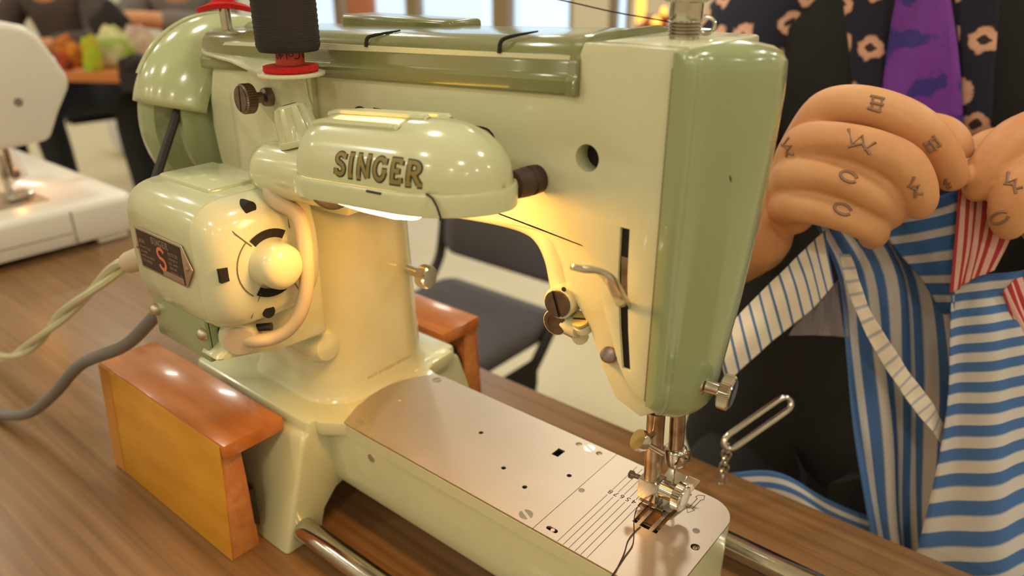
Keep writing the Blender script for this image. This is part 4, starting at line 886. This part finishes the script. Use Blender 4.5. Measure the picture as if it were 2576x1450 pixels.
def hand(mir, dd=0):
    """finger chains from pixel + depth; mir mirrors about the pinch column for the other hand"""
    X = (lambda x: 4850 - x) if mir else (lambda x: x)
    A = lambda x, y, d: np.array(at(X(x), y + (40 if mir else 0), d + dd))
    b = B()
    def chain(pts, rad):
        q = toB(skin([A(*p) for p in pts], [(i, i + 1) for i in range(len(pts) - 1)], rad)); b.add(q.v, q.f)
    w_ = (1935, 560, 432)
    # palm: one broad skinned fan behind the fingers
    pts = [w_, (1975, 520, 442), (2020, 430, 444), (2080, 310, 438), (2030, 380, 440), (2005, 440, 440), (1995, 505, 440)]
    q = toB(skin([A(*p) for p in pts], [(0, 1), (1, 2), (2, 3), (2, 4), (1, 5), (1, 6)], [24, 23, 22, 15, 14, 13, 12])); b.add(q.v, q.f)
    chain([(1995, 440, 440), (2075, 276, 418), (2128, 262, 409), (2215, 272, 399), (2318, 318, 388), (2380, 402, 391), (2404, 470, 402)], [17, 15, 13, 12, 12.6, 10.4, 8.4])
    chain([(1985, 470, 438), (2015, 358, 409), (2068, 350, 401), (2168, 364, 389), (2282, 412, 379), (2320, 490, 383), (2308, 545, 397)], [15, 13, 11.4, 11, 12.4, 10.6, 8.6])
    chain([(1980, 490, 440), (1992, 434, 410), (2042, 438, 403), (2138, 458, 394), (2224, 496, 386), (2250, 530, 398), (2228, 552, 416)], [14, 12, 10.4, 9.8, 10.8, 9.2, 7.6])
    chain([(1978, 525, 440), (1990, 510, 413), (2040, 522, 406), (2122, 542, 400), (2190, 568, 397), (2205, 590, 408), (2185, 600, 424)], [13, 11.2, 9.6, 9.2, 9.8, 8.6, 7.2])
    chain([(1960, 520, 440), (2080, 420, 452), (2230, 345, 442), (2350, 325, 424), (2402, 350, 416), (2426, 420, 411)], [18, 17, 14, 12.5, 11.4, 8])
    return b
hA = hand(False); hB = hand(True, 6)
allb = B().add(body.v, body.f); allb.add(hA.v, hA.f); allb.add(hB.v, hB.f)
me = meshof('body', allb, merge=False); tmp = bpy.data.objects.new('tmp', me); COL.objects.link(tmp)
rm = tmp.modifiers.new('r', 'REMESH'); rm.mode = 'VOXEL'; rm.voxel_size = 1.6
sm_ = tmp.modifiers.new('s', 'SMOOTH'); sm_.iterations = 2; sm_.factor = .5
bpy.context.view_layer.update()
me2 = bpy.data.meshes.new_from_object(tmp.evaluated_get(bpy.context.evaluated_depsgraph_get())); bpy.data.objects.remove(tmp)
SK2 = mat('warm_skin', (218, 162, 114), .5, col2=(204, 138, 92), vscale=22, spec=.35, bump=.12, bscale=700)
bodyo = finish('body', me2, SK2, pm, smooth=180)
# face and hair, above the picture
BL = mat('dark_hair', (48, 34, 28), .8)
obj('hair', B().ell((-15, 545, 452), (86, 92, 92)).ell((-15, 590, 380), (80, 50, 110)), BL, pm, smooth=70)
for s in (-1, 1):
    e = obj('eye', B().ell((-15 + s * 30, 452, 418), 11), mat('eye_white', (230, 225, 220), .2), pm); obj('iris', B().ell((-15 + s * 30, 443.5, 418), (5, 3, 5)), DARK, e)
    obj('ear', B().ell((-15 + s * 80, 530, 405), (8, 18, 30)), SK2, pm)
obj('nose', B().tube([(-15, 448, 430), (-15, 436, 405), (-15, 430, 390), (-15, 446, 382)], [8, 10, 13, 8], 10, 3), SK2, pm)
obj('mouth', B().ell((-15, 449, 358), (24, 6, 6)), mat('lip', (170, 90, 84), .5), pm)
# nails are hidden in the grip; tattoos as thin ink strokes laid on the fingers
from mathutils.bvhtree import BVHTree
dg_ = [tuple(Vector(v.co) + WL[bodyo.name]) for v in me2.vertices]; bvh = BVHTree.FromPolygons(dg_, [tuple(p.vertices) for p in me2.polygons])
cw = M(CAM); TAT = mat('tattoo_ink', (146, 108, 84), .6)
def tattoo(lines, cx, cy, s, rot_, wpx=7):
    b = B(); ca, sa = math.cos(rot_), math.sin(rot_)
    for ln in lines:
        P = []
        for u, v in ln:
            for_px = (cx + (u * ca - v * sa) * s, cy + (u * sa + v * ca) * s); w = M(at(*for_px, 100.)); h = bvh.ray_cast(cw, (w - cw).normalized())
            if h[0] is not None and (h[0] - cw).length < .6:
                p = h[0]; P.append((p.x * 1000, p.y * 1000, (p.z - Z0) * 1000))
        if len(P) > 1: b.tube(P, .9, 6)
    if b.v: obj('tattoo', b, TAT, bodyo)
ring = [arc(0, 0, 1, .55, 20, 340, 14)]; zig = [[(-1, -.4), (-.4, .5), (0, -.3), (.5, .5), (1, -.2)], [(-.6, .7), (.2, .2), (.9, .7)]]; ham = [[(-.8, -.6), (.6, -.7)], [(-.6, 0), (.7, -.1)], [(-.7, .6), (.6, .6)], [(-.5, -.6), (-.3, .6)], [(.4, -.7), (.5, .6)]]
for L_, cx, cy, s, r_ in ((ham, 2205, 262, 26, .3), (zig, 2165, 352, 38, .35), (ham, 2345, 365, 24, 1.0), (ring, 2135, 445, 22, .4), (zig, 2305, 470, 24, 1.0), (ring, 2120, 527, 22, .4), (zig, 2385, 462, 12, .9), (zig, 2550, 458, 26, .7), (ring, 2515, 548, 24, -.4), (zig, 1985, 370, 22, 1.2)):
    tattoo(L_, cx, cy, s, r_)
# clothes
BLK = mat('black_cotton', (26, 23, 22), .95, var=.2, vscale=40)
def sec(z, rx, ry, cy=548, n=40): return [(-15 + rx * math.cos(a), cy + ry * math.sin(a), z) for a in np.linspace(0, 2 * PI, n, endpoint=False)]
obj('black_dress', B().rings([sec(-300, 205, 160), sec(-200, 190, 140), sec(-80, 165, 122), sec(40, 172, 122), sec(120, 180, 124), sec(180, 172, 112), sec(228, 120, 84), sec(250, 72, 66)]), BLK, pm, smooth=70)
def floral():
    m = bpy.data.materials.new('navy_floral'); m.use_nodes = True; N = m.node_tree.nodes; L = m.node_tree.links; b = N['Principled BSDF']; b.inputs['Roughness'].default_value = .9
    tc = N.new('ShaderNodeTexCoord'); nz = N.new('ShaderNodeTexNoise'); nz.inputs['Scale'].default_value = 90; mx = N.new('ShaderNodeMix'); mx.data_type = 'RGBA'; mx.inputs[0].default_value = .012
    sp = N.new('ShaderNodeSeparateXYZ'); cb = N.new('ShaderNodeCombineXYZ'); L.new(tc.outputs['Object'], sp.inputs[0]); L.new(sp.outputs[0], cb.inputs[0]); L.new(sp.outputs[2], cb.inputs[1])
    L.new(cb.outputs[0], nz.inputs[0]); L.new(cb.outputs[0], mx.inputs[6]); L.new(nz.outputs['Color'], mx.inputs[7])
    vo = N.new('ShaderNodeTexVoronoi'); vo.voronoi_dimensions = '2D'; vo.inputs['Randomness'].default_value = .7; vo.inputs['Scale'].default_value = 30; L.new(mx.outputs[2], vo.inputs[0])
    cr = N.new('ShaderNodeValToRGB'); e = cr.color_ramp.elements; e[0].position = 0; e[0].color = (*lin((60, 40, 40)), 1); e[1].position = .09; e[1].color = (*lin((60, 44, 40)), 1)
    for p, c in ((.12, (226, 176, 150)), (.27, (214, 160, 136)), (.31, (30, 30, 48))): k = e.new(p); k.color = (*lin(c), 1)
    L.new(vo.outputs['Distance'], cr.inputs[0]); L.new(cr.outputs[0], b.inputs['Base Color']); return m
FLO = floral()
PUR = mat('purple_silk', (120, 50, 160), .5, col2=(58, 44, 136), vscale=36, bump=.3, bscale=50)
_r = [n for n in PUR.node_tree.nodes if n.type == 'VALTORGB'][0].color_ramp; _r.elements[0].position = .44; _r.elements[1].position = .48
V2 = [(-15 - 150, 545, 190), (-15 - 172, 470, 90), (-170, 345, -10)]
obj('floral_sleeve', B().tube([(-130, 550, 205), (-178, 520, 160), (-190, 470, 90), (-186, 425, 50)], [66, 68, 62, 60], 18, 4), FLO, pm, smooth=70)
obj('floral_sleeve', B().tube([(100, 550, 205), (148, 520, 160), (162, 470, 90), (160, 425, 50)], [66, 68, 62, 60], 18, 4), FLO, pm, smooth=70)
def front(px, py, off=3):
    r = RW @ np.array([px - 1288., py - 725., FPX]); best = None
    # meet the dress ellipse (rx 178, ry 124 about (-15,548))
    a = (r[0] / 180) ** 2 + (r[1] / (124 + off)) ** 2; bq = 2 * ((CAM[0] + 15) * r[0] / 180 ** 2 + (CAM[1] - 548) * r[1] / (124 + off) ** 2); c = ((CAM[0] + 15) / 180) ** 2 + ((CAM[1] - 548) / (124 + off)) ** 2 - 1
    dsc = bq * bq - 4 * a * c; tt = (-bq - math.sqrt(max(dsc, 0))) / (2 * a); return tuple(CAM + r * tt)
def strip(name, xl, xr, ys, m, off, wav=0.):
    R = []
    for k, y in enumerate(ys):
        row = []
        for j in range(9):
            t = j / 8; p = np.array(front(xl[k] + (xr[k] - xl[k]) * t, y, off + wav * math.sin(t * 9 + k * 1.1))); row.append(p)
        R.append(row)
    P = B().rings(R, (0, 0), False); o = obj(name, P, m, pm, smooth=80); md = o.modifiers.new('t', 'SOLIDIFY'); md.thickness = .0015; return o
ys = [-120, -40, 40, 120, 200, 280, 340]
strip('floral_lapel', [2110, 2118, 2128, 2138, 2146, 2150, 2152], [2245, 2238, 2235, 2228, 2224, 2230, 2236], ys, FLO, 5)
strip('floral_lapel', [2400, 2402, 2406, 2412, 2416, 2420, 2424], [2520, 2516, 2512, 2506, 2500, 2496, 2492], ys, FLO, 5)
strip('purple_scarf', [2290, 2262, 2245, 2232, 2224, 2220, 2222], [2370, 2384, 2398, 2410, 2418, 2422, 2426], ys, PUR, 12, 3.)
# trousers and shoes under the table
V3 = [(-15, 560, -330), (-100, 500, -320), (-110, 190, -290), (-115, 230, -720), (70, 500, -320), (90, 190, -290), (95, 230, -720)]
obj('trousers', toB(skin(V3, [(0, 1), (1, 2), (2, 3), (0, 4), (4, 5), (5, 6)], [(150, 110), 88, 68, 50, 88, 68, 50])), BLK, pm, smooth=80)
for x in (-115, 95): obj('shoe', B().tube([(x, 240, -768), (x, 180, -778), (x, 110, -784)], [46, 44, 32], 14, 3), mat('dark_boot', (44, 30, 26), .6), pm, smooth=70)
folding_chair('slate-grey padded folding chair under the person in black', -20, 560)
# ------------------------------------------------------------------ the striped shirt
sh = thing('striped_shirt', 'blue and white striped shirt with red-striped trim held by the person in black', 'shirt', at(2350, 1400, 470))
def sheet(name, rows, m, nu=26, nv=26, amp=0., freq=3., ax='u', seed=0):
    """rows of (px, py, depth) control points -> smooth cloth sheet with folds and a UV map in metres"""
    G = [catmull([np.array(at(*p)) for p in r], max(1, nu // (len(r) - 1))) for r in rows]; n = len(G[0])
    cols = [catmull([g[i] for g in G], max(1, nv // (len(G) - 1))) for i in range(n)]; h = len(cols[0])
    lu = sum(np.linalg.norm(G[len(G) // 2][i + 1] - G[len(G) // 2][i]) for i in range(n - 1)) / 1000; lv = sum(np.linalg.norm(cols[n // 2][j + 1] - cols[n // 2][j]) for j in range(h - 1)) / 1000
    view = RW[:, 2]; b = B(); uv = []
    for i in range(n):
        for j in range(h):
            u, v = i / (n - 1), j / (h - 1); q = u if ax == 'u' else v; o_ = v if ax == 'u' else u
            d = amp * (math.sin(q * freq * 2 * PI + 2.2 * o_ + seed) + .5 * math.sin(q * freq * 4.3 * PI + seed * 2 - 3 * o_))
            b.v.append(tuple(cols[i][j] + view * d)); uv.append((u * lu, v * lv))
    for i in range(n - 1):
        for j in range(h - 1): b.f.append((i * h + j, (i + 1) * h + j, (i + 1) * h + j + 1, i * h + j + 1))
    me = bpy.data.meshes.new(name); me.from_pydata(b.v, [], b.f); L = me.uv_layers.new(name='uv')
    for lp in me.loops: L.data[lp.index].uv = uv[lp.vertex_index]
    o = finish(name, me, m, sh, smooth=180); md = o.modifiers.new('t', 'SOLIDIFY'); md.thickness = .0009; return o
BLUE, WHT = (78, 112, 166), (204, 196, 192)
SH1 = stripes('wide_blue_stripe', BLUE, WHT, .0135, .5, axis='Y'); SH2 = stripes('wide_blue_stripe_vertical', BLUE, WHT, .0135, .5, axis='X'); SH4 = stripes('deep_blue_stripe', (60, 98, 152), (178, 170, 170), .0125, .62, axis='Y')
SH3 = stripes('fine_blue_stripe', (84, 118, 170), (228, 218, 204), .0078, .2, axis='X'); RED = stripes('red_stripe', (170, 62, 66), (214, 170, 160), .0052, .5, axis='X')
# right front panel with level stripes
sheet('front_panel', [[(2395, 700, 428), (2480, 690, 424), (2560, 680, 424), (2760, 640, 430)], [(2390, 850, 432), (2490, 835, 424), (2580, 815, 422), (2780, 770, 430)], [(2385, 1020, 438), (2480, 1010, 430), (2600, 985, 424), (2800, 930, 430)], [(2350, 1230, 450), (2470, 1215, 436), (2610, 1180, 428), (2820, 1120, 432)], [(2290, 1480, 470), (2450, 1470, 450), (2640, 1430, 434), (2850, 1360, 436)], [(2250, 1640, 490), (2440, 1640, 470), (2660, 1600, 446), (2870, 1500, 440)]], SH1, amp=4., freq=1.3)
# inner left panel with stripes running down
sheet('inner_panel', [[(2050, 560, 440), (2120, 560, 446), (2200, 540, 450), (2290, 520, 450)], [(2110, 700, 448), (2190, 690, 462), (2290, 700, 462), (2370, 720, 452)], [(2130, 880, 456), (2210, 900, 474), (2310, 900, 474), (2398, 930, 456)], [(2150, 1080, 468), (2230, 1100, 486), (2310, 1100, 486), (2388, 1120, 466)], [(2185, 1290, 482), (2240, 1310, 498), (2310, 1300, 494), (2360, 1300, 478)], [(2220, 1480, 500), (2270, 1500, 510), (2320, 1500, 506), (2350, 1500, 496)]], SH2, amp=5., freq=1.6)
# dark upper panel under the fists
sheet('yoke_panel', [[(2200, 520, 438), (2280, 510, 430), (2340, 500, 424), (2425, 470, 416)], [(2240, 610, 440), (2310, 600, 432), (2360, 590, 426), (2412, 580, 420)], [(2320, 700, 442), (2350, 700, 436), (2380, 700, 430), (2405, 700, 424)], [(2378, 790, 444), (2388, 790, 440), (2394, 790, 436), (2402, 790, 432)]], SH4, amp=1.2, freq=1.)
# red striped trim and gathers
sheet('red_trim', [[(2412, 470, 412), (2450, 470, 412), (2500, 490, 412), (2560, 520, 414)], [(2400, 620, 416), (2440, 610, 414), (2480, 600, 412), (2540, 600, 414)], [(2390, 740, 420), (2420, 720, 418), (2450, 700, 416), (2500, 680, 416)]], RED, amp=.6)
sheet('red_trim', [[(2520, 735, 418), (2560, 700, 416), (2640, 680, 418)], [(2545, 800, 418), (2590, 780, 416), (2660, 760, 418)], [(2580, 870, 418), (2630, 850, 418), (2690, 830, 420)]], RED, amp=.6)
sheet('raw_edge', [[(2420, 405, 408), (2455, 392, 408), (2500, 400, 408)], [(2425, 440, 408), (2460, 430, 408), (2500, 435, 408)]], SH3, amp=.5)
# collar band on the left with fine stripes, folded in two
sheet('collar_band', [[(2075, 580, 438), (1990, 660, 440), (1900, 750, 442), (1800, 850, 446)], [(2085, 640, 434), (2010, 715, 436), (1915, 810, 438), (1815, 910, 442)], [(2100, 715, 440), (2030, 790, 442), (1930, 870, 446), (1830, 965, 450)]], SH3, nu=30, amp=.8, freq=2.)
SH5 = stripes('faint_stripe', (176, 176, 184), (228, 216, 200), .0075, .22, axis='X')
sheet('placket', [[(2112, 640, 438), (2150, 780, 442), (2230, 930, 446), (2300, 1030, 448), (2372, 1120, 450)], [(2140, 640, 436), (2185, 770, 438), (2262, 900, 442), (2335, 1000, 446), (2382, 1080, 450)]], SH5, nu=30, amp=.8)
sheet('grey_lining', [[(2120, 700, 452), (2070, 740, 452), (2020, 780, 452)], [(2140, 850, 456), (2060, 845, 456), (1985, 845, 456)]], mat('grey_lining', (120, 112, 116), .95), amp=1.)
# folds lying on the lap behind the table edge
sheet('lap_fold', [[(1840, 1190, 505), (1960, 1190, 505), (2080, 1255, 508), (2210, 1310, 512)], [(1850, 1250, 508), (1980, 1260, 508), (2090, 1320, 512), (2220, 1370, 516)], [(1860, 1340, 530), (1990, 1350, 530), (2110, 1410, 530), (2240, 1450, 535)]], SH1, amp=1.5, freq=1.)
# ------------------------------------------------------------------ clip and chain on the dress
ck = thing('carabiner_clip', 'chrome carabiner clip with a short chain hanging at the dress', 'clip', at(1830, 1180, 470))
c1, c2 = np.array(at(1842, 1110, 470)), np.array(at(1970, 1020, 478)); axd = nrm(c2 - c1); upv = nrm(np.cross(axd, RW[:, 2]))
L_ = np.linalg.norm(c2 - c1); loop = [c1 + axd * (L_ * t) + upv * 4.4 for t in (0, .3, .6, .9)] + [c2 + axd * 6 * math.cos(a) + upv * 4.4 * math.sin(a) for a in np.linspace(1.2, -1.2, 5)] + [c1 + axd * (L_ * t) - upv * 4.4 for t in (.9, .6, .3, 0)] + [c1 - axd * 6 * math.cos(a) - upv * 4.4 * math.sin(a) for a in np.linspace(1.2, -1.2, 5)]
obj('clip_loop', B().tube(loop + [loop[0]], 1.9, 10, 3), CHROME, ck)
for k in range(6):
    c = np.array(at(1830 - k * 3, 1128 + k * 16, 470)); u = nrm((1, .2, 0)) if k % 2 else nrm((.2, 1, 0)); z_ = np.array((0, 0, 1.))
    obj('chain_link', B().tube([c + u * 2.6 * math.cos(a) + z_ * 3.6 * math.sin(a) for a in np.linspace(0, 2 * PI, 13)], .8, 6), CHROME, ck)
